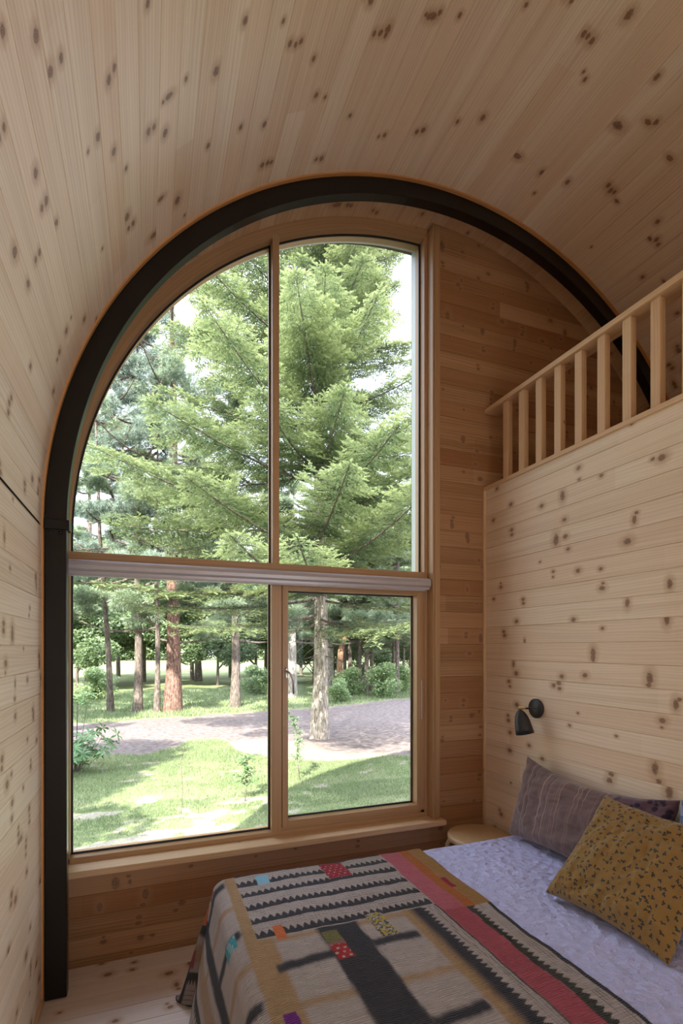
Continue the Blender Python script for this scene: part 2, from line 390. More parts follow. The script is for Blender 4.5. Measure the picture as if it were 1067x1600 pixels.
# loft wall (right of the bed)
DY0, DY1, DZ1 = -2.45, -1.05, 2.1
RW = lambda u, v, i: (XR + i, u, v)
plank_panel('wall_right', M['wallR'], boards(0, 2.645, 2.3625, .1052), RW, DY1, YW)
plank_panel('wall_right', M['wallR'], boards(0, 2.645, 2.3625, .1052), RW, YBK, DY0)
plank_panel('wall_right', M['wallR'], boards(DZ1, 2.645, 2.3625, .1052), RW, DY0, DY1)
added_door = empty('added_door_1', (0, 0, 0), kind='structure')  # invented doorway, out of view, made to hold the fill lamp
mb = MB(); mb.box(XR - .02, XR + .13, DY0 - .0, DY0 + .04, 0, DZ1, 2); mb.box(XR - .02, XR + .13, DY1 - .04, DY1, 0, DZ1, 2); mb.box(XR - .02, XR + .13, DY0, DY1, DZ1 - .04, DZ1, 1); mb.build('added_door_frame', M['trim'], added_door)
mb = MB(); mb.box(XR + .006, XR + .12, YBK, DY0, 0, 2.64, 1); mb.box(XR + .006, XR + .12, DY1, YW, 0, 2.64, 1); mb.box(XR + .006, XR + .12, DY0, DY1, DZ1, 2.64, 1); mb.build('wall_right', M['trim'], kind='structure')
mb = MB(); mb.box(XR - .012, XR + .14, YBK, YW, 2.643, 2.668, 1); mb.build('trim_1', M['trim'], bevel=.003, kind='structure')
mb = MB(); mb.box(XR - .018, XR + .0, YW - .018, YW, 0, 2.643, 2); mb.build('trim_2', M['trim'], bevel=.003, kind='structure')
mb = MB(); mb.box(XR + .12, XFR, YBK, YW, 2.44, 2.60, 1); mb.build('floor_loft', M['floor'], kind='structure')
# floor: boards along X
plank_panel('floor', M['floor'], boards(YBK, YW + .02, 2.70, .118, .003, .0018), lambda u, v, i: (u, v, -i), XL - .01, XFR)
mb = MB(); mb.box(XL - .2, XFR + .2, YBK - .2, 3.15, GZ, -.006, 0); mb.build('floor', M['clad'], kind='structure')
# little trim strip along the foot of the left wall
mb = MB(); mb.box(XL, XL + .012, YBK, 2.60, 0, .030, 1); mb.build('baseboard_left', M['trim'], bevel=.002, kind='structure')
# rear wall behind the camera; its glazed doors are added for fill light
OX0, OX1, OZ1 = .85, 2.0, 2.4
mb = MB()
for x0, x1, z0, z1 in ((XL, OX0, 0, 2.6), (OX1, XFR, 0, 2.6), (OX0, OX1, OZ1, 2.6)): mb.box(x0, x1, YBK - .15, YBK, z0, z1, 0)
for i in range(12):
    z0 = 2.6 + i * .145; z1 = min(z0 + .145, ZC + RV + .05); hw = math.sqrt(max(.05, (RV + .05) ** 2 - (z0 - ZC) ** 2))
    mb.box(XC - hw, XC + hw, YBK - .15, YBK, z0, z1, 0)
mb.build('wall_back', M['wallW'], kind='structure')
mb = MB(); mb.box(XL - .2, XFR + .2, -5.3, YBK - .15, 2.45, 2.60, 0); mb.build('wall_back', M['clad'], kind='structure')   # added unseen porch roof, blocks sun from the rear doors
wb = empty('added_window_2', (0, 0, 0), kind='structure')
mb = MB(); mb.box(OX0, OX1, YBK - .1, YBK - .03, 0.0, .07); mb.box(OX0, OX1, YBK - .1, YBK - .03, OZ1 - .07, OZ1)
for x in (OX0, (OX0 + OX1) / 2 - .035, OX1 - .07): mb.box(x, x + .07, YBK - .1, YBK - .03, .07, OZ1 - .07)
mb.build('added_window_frame', M['frame'], wb)
mb = MB(); mb.box(OX0 + .07, OX1 - .07, YBK - .068, YBK - .062, .07, OZ1 - .07); mb.build('pane', M['glass'], wb)

# ------------------------------------------------------------------ the big arched window
win = empty('window_1', (0, 0, 0), kind='structure')
RI = 2.110; RO = 2.172
XGL = XC - RO               # left inner side (behind the post)
aR = math.acos((1.684 - XC) / RI)          # angle of the arc at the right jamb (measured from +X)
def ang(x, r): return math.acos(max(-1, min(1, (x - XC) / r)))
mb = MB()
arc_bar(mb, RI, RO, YF, 3.02, ang(XP, RO) , PI, 84)      # curved head
mb.box(XGL, XC - RI, YF, 3.02, .505, ZC, 2)                    # left stile
mb.box(1.684, XP, YF + .0005, 3.019, .505, ZC + RO - .02, 2)   # right stile
mb.build('frame', M['frame'], win)
mb = MB(); mb.box(XGL, XP, YF - .001, 3.018, 2.03, 2.088, 0); mb.build('transom', M['frame'], win, bevel=.002)
mb = MB(); mb.box(.680, .720, YF - .001, 3.017, 2.088, ZC + math.sqrt(RI ** 2 - (.70 - XC) ** 2) + .01, 2); mb.build('mullion', M['frame'], win, bevel=.002)
mb = MB(); mb.box(.676, .735, YF - .001, 3.017, .525, 2.03, 2); mb.build('mullion', M['frame'], win, bevel=.002)
mb = MB(); mb.box(XGL, XP, YF, 3.02, .488, .530, 0); mb.build('bottom_rail', M['frame'], win, bevel=.002)
# opening sash
sx0, sx1, sz0, sz1 = .737, 1.660, .545, 1.980
mb = MB(); mb.box(1.66, 1.684, YF + .004, 3.01, .53, 2.03, 2); mb.box(.735, 1.684, YF + .004, 3.01, .53, .545, 0); mb.build('sash_rebate', M['frame'], win)
sash = MB(); y0, y1 = YF - .006, 2.985; b = .034
sash.box(sx0, sx0 + b, y0, y1, sz0, sz1, 2); sash.box(sx1 - b, sx1, y0, y1, sz0, sz1, 2)
sash.box(sx0 + b, sx1 - b, y0, y1, sz0, sz0 + b + .006, 0); sash.box(sx0 + b, sx1 - b, y0, y1, sz1 - b - .01, sz1, 0)
sash = sash.build('sash', M['frame'], win, bevel=.002)
h = MB(); h.box(.752, .766, YF - .020, YF - .006, 1.42, 1.48, 2); h.build('window_handle', M['chrome'], sash, bevel=.004)
V, F = tube([(.759, YF - .02, 1.462), (.759, YF - .045, 1.460), (.772, YF - .05, 1.448), (.79, YF - .05, 1.41), (.792, YF - .05, 1.33)], [.006, .007, .007, .0065, .005], 8)
link('window_handle', mesh_np(V, F), M['chrome'], sash, True)
h = MB(); h.box(1.654, 1.662, YF - .012, YF - .004, 1.135, 1.385, 2); h.build('hinge_stay', M['chrome'], sash, bevel=.002)
# panes, gaskets and the grey metal outside
mb = MB(); mb.box(.735 + .03, 1.63, YG, YG + .006, .57, 1.95); mb.build('pane', M['glass'], win)
mb = MB(); mb.box(XC - RI - .01, .68, YG, YG + .006, .525, 2.035); mb.build('pane', M['glass'], win)
def arch_pane(x0, x1, r, z0):
    n = 40; V = []; F = []
    for i in range(n + 1):
        x = x0 + (x1 - x0) * i / n; zt = ZC + math.sqrt(max(0.0, r * r - (x - XC) ** 2)); V += [(x, YG, z0), (x, YG, zt), (x, YG + .006, z0), (x, YG + .006, zt)]
    for i in range(n):
        a = i * 4; c = a + 4
        F += [(a, c, c + 1, a + 1), (a + 2, a + 3, c + 3, c + 2), (a + 1, c + 1, c + 3, a + 3)]
    return mesh_np(np.array(V), np.array(F))
link('pane', arch_pane(XC - RI - .008, .682, RI + .008, 2.08), M['glass'], win)
link('pane', arch_pane(.718, 1.686, RI + .008, 2.08), M['glass'], win)
mb = MB(); gk = .009; g0, g1 = YG - .010, YG - .001
arc_bar(mb, RI - gk, RI + .002, g0, g1, ang(1.684, RI), PI, 84)
for x in (XC - RI, .680 - gk, .720, 1.684 - gk): mb.box(x, x + gk, g0, g1, 2.088, (ZC if x < 0 else ZC + math.sqrt(RI ** 2 - (x + gk - XC) ** 2) - .0), 2)
for x in (XC - RI, .676 - gk): mb.box(x, x + gk, g0, g1, .53, 2.03, 2)
mb.box(XC - RI, .676, g0, g1, .53, .53 + gk, 0)
for x in (sx0 + b, sx1 - b - gk): mb.box(x, x + gk, g0, g1, sz0 + .04, sz1 - .044, 2)
mb.box(sx0 + b, sx1 - b, g0, g1, sz0 + .04, sz0 + .04 + gk, 0); mb.box(sx0 + b, sx1 - b, g0, g1, sz1 - .044 - gk, sz1 - .044, 0)
mb.build('gasket', M['gasket'], win, weld=False)
mb = MB(); arc_bar(mb, RI + .012, RI + .06, 2.985, 3.05, ang(1.69, RI), PI, 84); mb.box(1.70, 1.73, 3.02, 3.10, .50, ZC + RV - .02, 2); mb.box(XGL, 1.73, 3.02, 3.14, .43, .468, 0)
mb.build('outer_frame', M['alugrey'], win)
# jamb lining, casing on the right, sill board
mb = MB(); mb.box(XP, XP + .012, YW - .012, 2.99, .505, ZC + RO - .03, 2); mb.build('jamb_lining', M['frame'], win)
mb = MB(); mb.box(XP + .010, XP + .052, YW - .016, YW + .002, .505, ZC + RV - .035, 2); mb.box(XP + .012, XP + .024, YW - .023, YW - .015, .505, ZC + RV - .04, 2)
mb.build('casing', M['frame'], win, bevel=.002)
mb = MB(); mb.box(XL, XP + .072, YW - .062, YF + .01, .470, .504, 0); mb.build('window_sill', M['trim'], win, bevel=.004)

# ------------------------------------------------------------------ dark steel arch in front of the window
st = empty('steel_arch', (XC, 2.645, 0), label='dark brown painted steel arch rib standing on posts in front of the arched window', cat='arch')
def rel(o, p): o.location = Vector(o.location) - p.location; return o
SY0, SY1 = 2.619, 2.680; SRI, SRO = 2.086, 2.176
mb = MB(); arc_bar(mb, SRI, SRO, SY0, SY1, 0.02, PI, 128); o = rel(mb.build('arch_rib', M['steel'], st, bevel=.003), st)
for f in o.data.polygons: f.use_smooth = False
mb = MB(); mb.box(XC - SRO, XC - SRI, SY0, SY1, .004, ZC, 2); rel(mb.build('post', M['steel'], st, bevel=.004), st)
mb = MB(); mb.box(XC + SRI, XC + SRO, SY0, SY1, 2.602, ZC + .6, 2)
mb = MB(); mb.box(XC - SRO - .007, XC - SRI + .012, SY0 - .012, SY1 + .008, 2.135, 2.180, 0); rel(mb.build('collar_plate', M['steel'], st, bevel=.003), st)
for dx in (.025, .065):
    V, F = lathe([(0, 0), (.0065, 0), (.0065, .006), (.004, .008), (0, .008)], 8); V = V[:, [0, 2, 1]]; V[:, 1] *= -1
    rel(link('bolt_head', mesh_np(V + np.array([XC - SRO + dx, SY0, 2.122]), F), M['steel'], st), st)
# thin pine edge strip seen between the ceiling boards and the steel
mb = MB(); arc_bar(mb, SRO + .001, RV + .012, 2.600, 2.66, 0, PI, 128); mb.box(XL - .012, XC - SRO - .001, 2.600, 2.66, 0.0, ZC, 2); mb.build('trim_3', M['orange'], kind='structure')

# ------------------------------------------------------------------ roller blind cassette under the transom
bl = empty('roller_blind', (.64, 2.85, 2.0), label='closed pale grey roller blind cassette running across the window below the wooden transom', cat='blind')
prof = [(2.898, 1.968), (2.898, 2.040), (2.850, 2.040), (2.834, 2.036), (2.824, 2.026), (2.820, 2.010), (2.822, 1.992), (2.830, 1.984), (2.836, 1.982), (2.838, 1.968)]
def extrude_x(prof, x0, x1):
    n = len(prof); V = [(x0, y, z) for y, z in prof] + [(x1, y, z) for y, z in prof]; me = bpy.data.meshes.new('m')
    me.from_pydata(V, [], [(i, (i + 1) % n, n + (i + 1) % n, n + i) for i in range(n)] + [tuple(range(n))[::-1], tuple(range(n, 2 * n))]); return me
rel(link('cassette', extrude_x(prof, XGL + .01, 1.672), M['alu'], bl), bl)
rel(link('end_cap', extrude_x([(y + (.002 if y < 2.85 else 0), z) for y, z in prof], 1.672, 1.690), M['alu'], bl, bevel=.004), bl)
rel(link('bottom_bar', extrude_x([(2.872, 1.958), (2.872, 1.970), (2.845, 1.970), (2.845, 1.958)], XGL + .02, 1.66), M['alu'], bl, bevel=.002), bl)

# ------------------------------------------------------------------ loft railing
rail = empty('loft_railing', (XR + .05, 0, 2.668), label='pale pine balustrade with square balusters on top of the loft wall', cat='railing')
mb = MB(); mb.box(XR - .005, XR + .105, -1.2, YW - .002, 3.160, 3.190, 1); rel(mb.build('handrail', M['trim'], rail, bevel=.004), rail)
bal_me = None
for i in range(24):
    yc = 2.647 - i * .1455
    if yc < -1.15: break
    mb = MB(); mb.box(XR + .012, XR + .048, yc - .024, yc + .024, 2.668, 3.160, 2); rel(mb.build('baluster', M['trim'], rail, bevel=.003), rail)

# ------------------------------------------------------------------ wall lamp
lx, ly, lz = XR, 2.352, 1.247
lamp = empty('wall_lamp', (lx, ly, lz), label='small black swivelling wall lamp with cone shade above the brown pillow', cat='lamp')
V, F = lathe([(0, 0), (.053, 0), (.056, .003), (.056, .014), (.053, .018), (0, .018)], 48); V = np.stack([-V[:, 2], V[:, 0], V[:, 1]], 1); link('wall_plate', mesh_np(V, F), M['black'], lamp, True)
V, F = tube([(-.016, 0, 0), (-.07, 0, .002), (-.105, .002, .004)], .0055, 10); link('arm', mesh_np(V, F), M['black'], lamp, True)
V, F = tube([(-.088, .002, .006), (-.132, .004, .008)], .0085, 14); link('swivel_joint', mesh_np(V, F), M['brass'], lamp, True, label='brass swivel joint')
prof = [(0, .004), (.010, .003), (.014, -.004), (.024, -.014), (.034, -.035), (.041, -.062), (.047, -.10), (.051, -.135), (.049, -.135), (.043, -.09), (.035, -.05), (.018, -.022), (0, -.018)]
V, F = lathe(prof, 48); sh = link('lamp_shade', mesh_np(V, F), M['black'], lamp, True); sh.location = (-.122, .004, -.006); sh.rotation_euler = (math.radians(-8), math.radians(-9), 0)
V, F = lathe([(0, -.128), (.028, -.126), (.0475, -.132)], 40); o = link('lamp_shade_inside', mesh_np(V, F), M['white'], sh, True, label='pale diffuser disc in the shade mouth')

# ------------------------------------------------------------------ stool in the corner
stool = empty('round_stool', (1.908, 2.622, 0), label='round pale wooden stool in the corner between bed and window wall', cat='stool')
V, F = lathe([(0, .452), (.180, .452), (.188, .449), (.192, .442), (.192, .424), (.188, .418), (0, .418)], 64); link('seat', mesh_np(V, F), M['ply'], stool, True)
for k in range(4):
    a = PI / 4 + k * PI / 2 + .25; c, s = math.cos(a), math.sin(a)
    pth = [(c * r, s * r, z) for r, z in ((.10, .408), (.155, .408), (.185, .398), (.193, .375), (.196, .33), (.199, .16), (.202, 0.0))]
    V, F = tube(pth, [.012, .013, .014, .014, .014, .014, .013], 10); link('leg', mesh_np(V, F), M['ply'], stool, True)

# ------------------------------------------------------------------ bed
BX0, BX1, BY0, BY1, BZ = .285, 2.095, .80, 2.385, .535
bed = empty('bed', (1.2, 1.6, 0), label='double bed pushed against the right wall, hidden under white spread and quilt', cat='bed')
mb = MB(); mb.box(BX0 + .03, BX1, BY0 + .03, BY1 - .03, .14, .30, 0); rel(mb.build('bed_frame', M['trim'], bed, bevel=.006), bed)
mb = MB(); mb.box(BX0 + .01, BX1, BY0 + .02, BY1 - .015, .302, BZ - .012, 0); rel(mb.build('mattress', M['matt'], bed, bevel=.05), bed)
for x in (BX0 + .12, BX1 - .1):
    for y in (BY0 + .12, BY1 - .12): mb = MB(); mb.box(x - .03, x + .03, y - .03, y + .03, 0, .14, 2); rel(mb.build('leg', M['trim'], bed), bed)
def drape(S, T, top, off, rb=.055, flare=.17, fold=.02, seed=1, x0=BX0, y1=BY1, y0=BY0):
    """cloth laid on the bed: flat cloth coords S (X direction), T (Y direction) -> xyz"""
    ex = np.maximum(0, (x0 + rb) - S); ey = np.maximum(0, T - (y1 - rb)); en = np.maximum(0, (y0 + rb) - T)
    eyy = ey - en; e = np.hypot(ex, eyy); e_ = np.maximum(e, 1e-6)
    dx = -ex / e_; dy = eyy / e_
    q = rb * PI / 2; arc = np.minimum(e, q)
    lin = np.maximum(0, e - q)
    outw = rb * np.sin(arc / rb) + lin * flare
    corner = (np.minimum(ex, np.abs(eyy)) > 0)
    ph = np.arctan2(np.abs(eyy), ex + 1e-9)
    wav = np.sin(T * 9.5 + 1.1) * .6 + np.sin(T * 21 + S * 3) * .25 + np.sin(S * 13) * (ey > 0) * .3
    cw = np.sin(ph * 2) ** 2 * 1.0
    outw = outw + lin / .45 * (fold * wav + cw * .05 * np.where(corner, 1, 0) + np.where(corner, np.sin(ph * 6.) * .028, 0))
    z = -rb * (1 - np.cos(arc / rb)) - lin * math.cos(math.atan(flare))
    X = np.where(e > 0, np.maximum(S, x0 + rb) + dx * outw, S); Y = np.where(e > 0, np.clip(T, y0 + rb, y1 - rb) + dy * outw, T)
    soft = (fbm(S * 5, T * 5, seed) - .5) * .016 + (fbm(S * 17, T * 17, seed + 9, 3) - .5) * .005
    Z = top + z + soft * np.clip(1 - e / .1, .3, 1)
    n_off = off
    X = X + dx * off * np.minimum(e / .05, 1); Y = Y + dy * off * np.minimum(e / .05, 1); Z = Z + off * np.clip(1 - e / q, 0, 1)
    Z = np.maximum(Z, .012)
    return np.stack([X, Y, Z], -1)
def grid(nx, ny): 
    i = np.arange(nx - 1)[:, None] * ny + np.arange(ny - 1)[None, :]
    return np.stack([i, i + ny, i + ny + 1, i + 1], -1).reshape(-1, 4)
# white matelasse spread
mt = NT('white_matelasse'); uvv, u, v = mt.uv()
vo = mt.n('ShaderNodeTexVoronoi', feature='SMOOTH_F1'); mt.put(vo.inputs['Vector'], uvv); vo.inputs['Scale'].default_value = 26.; vo.inputs['Smoothness'].default_value = .35
n1 = mt.noise(uvv, 55., 3., .6, 1.5); n2 = mt.noise(uvv, 12., 2.)
hh = mt.math('ADD', mt.math('MULTIPLY', vo.outputs['Distance'], 1.3), mt.math('MULTIPLY', n1, .7))
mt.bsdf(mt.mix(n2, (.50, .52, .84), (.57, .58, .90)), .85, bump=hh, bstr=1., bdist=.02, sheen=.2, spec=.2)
S, T = np.meshgrid(np.linspace(-.12, 2.09, 260), np.linspace(.42, 2.80, 260), indexing='ij')
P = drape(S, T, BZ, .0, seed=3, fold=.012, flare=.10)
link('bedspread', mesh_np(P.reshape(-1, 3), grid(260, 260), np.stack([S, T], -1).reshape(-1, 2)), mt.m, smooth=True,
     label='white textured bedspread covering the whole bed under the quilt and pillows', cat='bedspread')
# kantha quilt -----------------------------------------------------------
QS0, QS1, QT0, QT1 = -.222, 1.325, .30, 2.60
st_ = .0032; nx = int((QS1 - QS0) / st_); ny = int((QT1 - QT0) / st_)
S, T = np.meshgrid(np.linspace(QS0, QS1, nx), np.linspace(QT0, QT1, ny), indexing='ij')
def sm(x, a, b): t = np.clip((x - a) / (b - a), 0, 1); return t * t * (3 - 2 * t)
def box(x, a, b, e): return sm(x, a - e, a + e) * (1 - sm(x, b - e, b + e))
CR = np.array([.45, .385, .365]); TAN = np.array([.40, .25, .13]); NV = np.array([.030, .032, .046]); DG = np.array([.035, .038, .034])
C = np.empty(S.shape + (3,)); C[:] = CR
def lay(mask, col):
    global C
    C = C * (1 - mask[..., None]) + np.asarray(col) * mask[..., None]
wx = (fbm(S * 6, T * 6, 21) - .5) * .010; wy = (fbm(S * 6, T * 6, 22) - .5) * .012
s, t = S + wx, T + wy
fuzz = (fbm(S * 60, T * 12, 5) - .5) * .05
low = (t < 1.815).astype(float)
# plain block field: period in Y
def tanbars(x0, x1, ys, hw=.018):
    for y in ys: lay(box(s, x0, x1, .012) * box(t, y - hw, y + hw, .016) * .85, TAN)
def blackbars(x0, x1, ys, hw=.024):
    for y in ys: lay(box(s + fuzz * .3, x0, x1, .008) * box(t + fuzz * .35, y - hw, y + hw, .014), NV)
lay(box(s, .33, .425, .010) * box(t, -1, 1.83, .005), TAN); lay(box(s, .33, .372, .003), TAN)
tanbars(.42, .60, [1.79, 1.435, 1.06, .70]); tanbars(.74, .96, [1.79, 1.43, 1.04, .66]); tanbars(.0, .34, [2.08, 1.68, 1.29, .9, .5]); tanbars(-.1, .34, [2.45])
lay(box(s, .945, 1.0, .010) * low, TAN)
lay(sm(s, .965, 1.01) * (s < 1.05) * low, NV)
lay(box(s + fuzz * .4, .592, .752, .010) * low, NV)
blackbars(.40, .60, [1.635, 1.24, .86]); blackbars(.75, .935, [1.65, 1.24, .85]); blackbars(.13, .325, [2.285, 1.88, 1.485, 1.09, .69])
# dark frame running down the foot drop, then tan, then toothed hem
lay(box(s + fuzz * .4, .085, .150, .012), NV); lay(box(s, -.035, .045, .015) * .8, TAN)
lay(box(s, -.11, -.075, .004), DG)
tooth = np.abs(((t / .030) % 1) - .5) * 2
lay(box(s, -.075 - 0 * t, -.11 + .035 + 0 * t, .003), DG)
hemt = (s < -.105) & (s > -.105 - .03 * (1 - tooth)); lay(hemt.astype(float), DG)
for q in (-.155, -.175, -.195): lay(box(s, q - .0012, q + .0012, .0012) * .8, NV)
lay((s < -.215).astype(float), NV)
lay(box(t, 2.455, 2.50, .01) * (s < .33), NV); lay(box(s, -.06, .02, .012) * box(t, 2.40, 2.46, .01) * .9, (.30, .02, .035))
# striped field with teeth towards the window
fld = ((s > .372) & (s < 1.10) & (t > 1.812)).astype(float); lay(fld, CR)
tth = np.abs(((s / .0275) % 1) - .5) * 2; tth = (1 - np.clip(tth, 0, 1)) ** .75
for y in (2.545, 2.445, 2.345, 2.252, 2.155, 2.045, 1.937, 1.832):
    lay(fld * ((t > y - .014) & (t < y + .006 + .032 * tth)), NV)
    for k in (1, 2, 3):
        yy = y + .032 + k * .0165
        lay(fld * box(t + wy * .3, yy - .001, yy + .001, .0012) * .75 * (np.sin(s * 420) > -.4), NV)
# pink, orange, mustard bands
lay(box(s, 1.105, 1.205, .0025), np.array([.40, .075, .105])); lay(box(s, 1.105, 1.205, .0025) * (t > 1.75), np.array([.48, .12, .16]))
up = (t > 1.745)
lay(box(s, 1.205, 1.255, .0025) * up, (.42, .12, .022)); lay(box(s, 1.255, 1.36, .0025) * up, (.36, .19, .06))
dn = (t <= 1.745); t2 = np.abs(((t / .026) % 1) - .5) * 2
lay((s > 1.205) * dn * 1., CR); lay(((s > 1.205) & (s < 1.228 + .022 * t2)) * dn * 1., DG); lay((s > 1.307) * dn * 1., NV)
for q in (1.268, 1.281, 1.294): lay(box(s, q - .0008, q + .0008, .001) * dn * .9, NV)
m2 = low * (t < 1.812)
lay(((s > 1.022) & (s < 1.104)) * m2 * 1., CR); lay(((s > 1.015) & (s < 1.034 + .022 * t2)) * m2 * 1., NV); lay(box(s, 1.0985, 1.105, .001) * m2, NV)
for q in (1.066, 1.077, 1.088): lay(box(s, q - .0008, q + .0008, .001) * m2 * .9, NV)
# hand stitched running lines
for q in (.47, .53, .82, .90, .975, .30, .255, .20, .04, .38):
    lay(box(S, q - .001, q + .001, .001) * (np.sin(T * 300) > .2) * (t < 1.81 if q > .4 else 1) * .55, (.10, .07, .06))
# patches
def patch(x0, x1, y0, y1, col, sk=0.):
    mk = ((s > x0 + sk * (t - y0)) & (s < x1 + sk * (t - y0)) & (t > y0) & (t < y1)).astype(float); lay(mk, col); return mk
def dots(mk, col, p=.022, r=.0045):
    a = ((s / p + .5 * (np.floor(t / p) % 2)) % 1 - .5) * p; b_ = ((t / p) % 1 - .5) * p; lay(mk * (np.hypot(a, b_) < r), col)
mk = patch(.77, .88, 2.17, 2.335, (.34, .012, .035)); dots(mk, (.50, .40, .34), .028, .0045)
patch(.46, .515, 2.235, 2.315, (.25, .52, .66)); patch(.44, .478, 1.79, 1.885, (.62, .15, .05))
mk = patch(.60, .66, 1.70, 1.78, (.16, .15, .05)); dots(mk, (.28, .26, .12), .011, .0025)
mk = patch(.60, .66, 1.685, 1.70, (.30, .12, .14))
mk = patch(.60, .66, 1.595, 1.685, (.42, .015, .025)); dots(mk, (.55, .50, .46), .027, .006)
mk = patch(.80, .865, 1.675, 1.84, (.05, .06, .11)); nzz = fbm(S * 110, T * 110, 33, 1); lay(mk * (nzz > .58), (.50, .38, .06)); lay(mk * (nzz < .34), (.48, .42, .36))
patch(.36, .40, 1.36, 1.415, (.16, .01, .22))
mk = patch(.25, .31, 1.825, 1.90, (.06, .34, .40)); lay(mk * (np.abs((s / .007) % 1 - .5) < .12), (.4, .55, .58))
patch(1.25, 1.275, 1.91, 2.01, (.28, .008, .04)); patch(.235, .28, 2.315, 2.345, (.34, .015, .03)); patch(.13, .215, 2.335, 2.42, (.62, .15, .05))
patch(.10, .16, 2.44, 2.49, (.34, .015, .03)); patch(-.16, -.11, 2.30, 2.34, (.34, .012, .03))
weft = fbm(S * 40, T * 300, 41, 2); row_ = np.sin(T * 2 * PI / .0105 + (fbm(S * 14, T * 14, 44, 2) - .5) * 9); C = C * (.80 + .30 * weft[..., None] + .10 * row_[..., None])
P = drape(S, T, BZ, .010, seed=3, flare=.22, fold=.022)
# edge of the quilt wanders a little
P[..., 0] += np.where(S > 1.22, (fbm(T * 4, S * 0 + 3, 50) - .5) * .035 * sm(S, 1.15, 1.32), 0)
mt = NT('kantha_cotton'); a = mt.n('ShaderNodeVertexColor', layer_name='dye'); uvv, u, v = mt.uv()
rib = mt.math('SINE', mt.math('ADD', mt.math('MULTIPLY', v, 820.), mt.math('MULTIPLY', mt.noise(uvv, 30., 2.), 9.)))
mt.bsdf(a.outputs[0], .9, bump=mt.math('ADD', rib, mt.math('MULTIPLY', mt.noise(uvv, 160., 2.), 1.5)), bstr=.9, bdist=.003, sheen=.15, spec=.15)
q = link('patchwork_quilt', mesh_np(P.reshape(-1, 3), grid(nx, ny), np.stack([S, T], -1).reshape(-1, 2), C.reshape(-1, 3), 'dye'), mt.m, smooth=True,
     label='navy, cream and tan patchwork quilt with pink stripe, draped over the foot of the bed', cat='quilt')
sol = q.modifiers.new('thick', 'SOLIDIFY'); sol.thickness = .005; sol.offset = 1

# ------------------------------------------------------------------ pillows
def pillow(name, w, h, th, origin, ux, uy, mat, seed, label, pinch=.06, wr=.012, sag=0., n=90, power=.42):
    """w along ux, h along uy, centre at origin"""
    ux = Vector(ux).normalized(); uy = Vector(uy); uy = (uy - ux * uy.dot(ux)).normalized(); uz = ux.cross(uy)
    g_ = np.linspace(-1, 1, n); A, B = np.meshgrid(g_, g_, indexing='ij'); sides = []
    for sg in (1, -1):
        px = A * (1 - pinch * (1 - B ** 2) * np.abs(A) ** 3); py = B * (1 - pinch * (1 - A ** 2) * np.abs(B) ** 3 * w / h)
        prof = (np.clip(1 - A ** 2, 0, 1) ** power) * (np.clip(1 - B ** 2, 0, 1) ** power)
        z = th / 2 * prof * sg
        edge = np.clip(1 - np.maximum(np.abs(A), np.abs(B)), 0, 1)
        nz_ = (fbm(A * 3 + 9, B * 3 + 9, seed) - .5) * wr * 2.0 + (fbm(A * 9 + 3, B * 5 + 3, seed + 3) - .5) * wr
        rad = np.sin(np.arctan2(B, A) * 14 + fbm(A * 2 + 5, B * 2 + 5, seed + 7) * 9) * wr * .35 * np.clip(np.hypot(A, B) - .45, 0, 1)
        z = z + (nz_ + rad) * np.minimum(1, edge * 6) * sg
        wob = (fbm(A * 4 + 20, B * 4 + 20, seed + 5) - .5) * .03 * np.maximum(np.abs(A), np.abs(B)) ** 4
        z = z + wob * w
        py2 = py - sag * (1 - A ** 2) * (B > 0) * B
        sides.append(np.stack([px * w / 2, py2 * h / 2, z], -1).reshape(-1, 3))
    V = np.concatenate(sides); F = grid(n, n); F = np.concatenate([F, F[:, ::-1] + n * n])
    R = np.array([ux, uy, uz]); V = V @ R
    uv = np.stack([(A + 1) / 2 * w, (B + 1) / 2 * h], -1).reshape(-1, 2); uv = np.concatenate([uv, uv + 3])
    me = mesh_np(V, F, uv); bm = bmesh.new(); bm.from_mesh(me); bmesh.ops.remove_doubles(bm, verts=bm.verts, dist=1e-4); bmesh.ops.recalc_face_normals(bm, faces=bm.faces); bm.to_mesh(me); bm.free()
    o = link(name, me, mat, smooth=True, label=label, cat='pillow'); o.location = origin
    return o
# brown-purple striped bolster fabric
m = NT('aubergine_stripe'); uvv, u, v = m.uv()
n1 = m.noise(m.vec(m.math('MULTIPLY', u, 85.), m.math('MULTIPLY', v, .6), 0.), 1., 2.); n2 = m.noise(m.vec(m.math('MULTIPLY', u, 14.), 0., 2.), 1., 1.)
n3 = m.noise(m.vec(m.math('MULTIPLY', u, 330.), m.math('MULTIPLY', v, 6.), 0.), 1., 1.)
c = m.mix(n2, (.105, .068, .068), (.185, .118, .108)); c = m.mix(m.ss(n1, .57, .66, 0., .75), c, (.34, .235, .20)); c = m.mix(m.ss(n1, .42, .34, 0., .6), c, (.07, .045, .055))
vo = m.n('ShaderNodeTexVoronoi', feature='F1'); m.put(vo.inputs['Vector'], uvv); vo.inputs['Scale'].default_value = 30.
vel = m.mix(m.ss(vo.outputs['Distance'], .35, .5), (.035, .022, .04), (.13, .075, .10))
c = m.mix(m.ss(u, .60, .61), c, vel)
m.bsdf(c, .85, bump=m.math('ADD', n3, n1), bstr=.35, bdist=.002, sheen=.3, spec=.15); M['auber'] = m.m
m = NT('ochre_floral'); uvv, u, v = m.uv()
vo = m.n('ShaderNodeTexVoronoi', feature='F1'); m.put(vo.inputs['Vector'], uvv); vo.inputs['Scale'].default_value = 31.; vo.inputs['Randomness'].default_value = .75
sub = m.n('ShaderNodeVectorMath', operation='SUBTRACT'); m.put(sub.inputs[0], uvv)
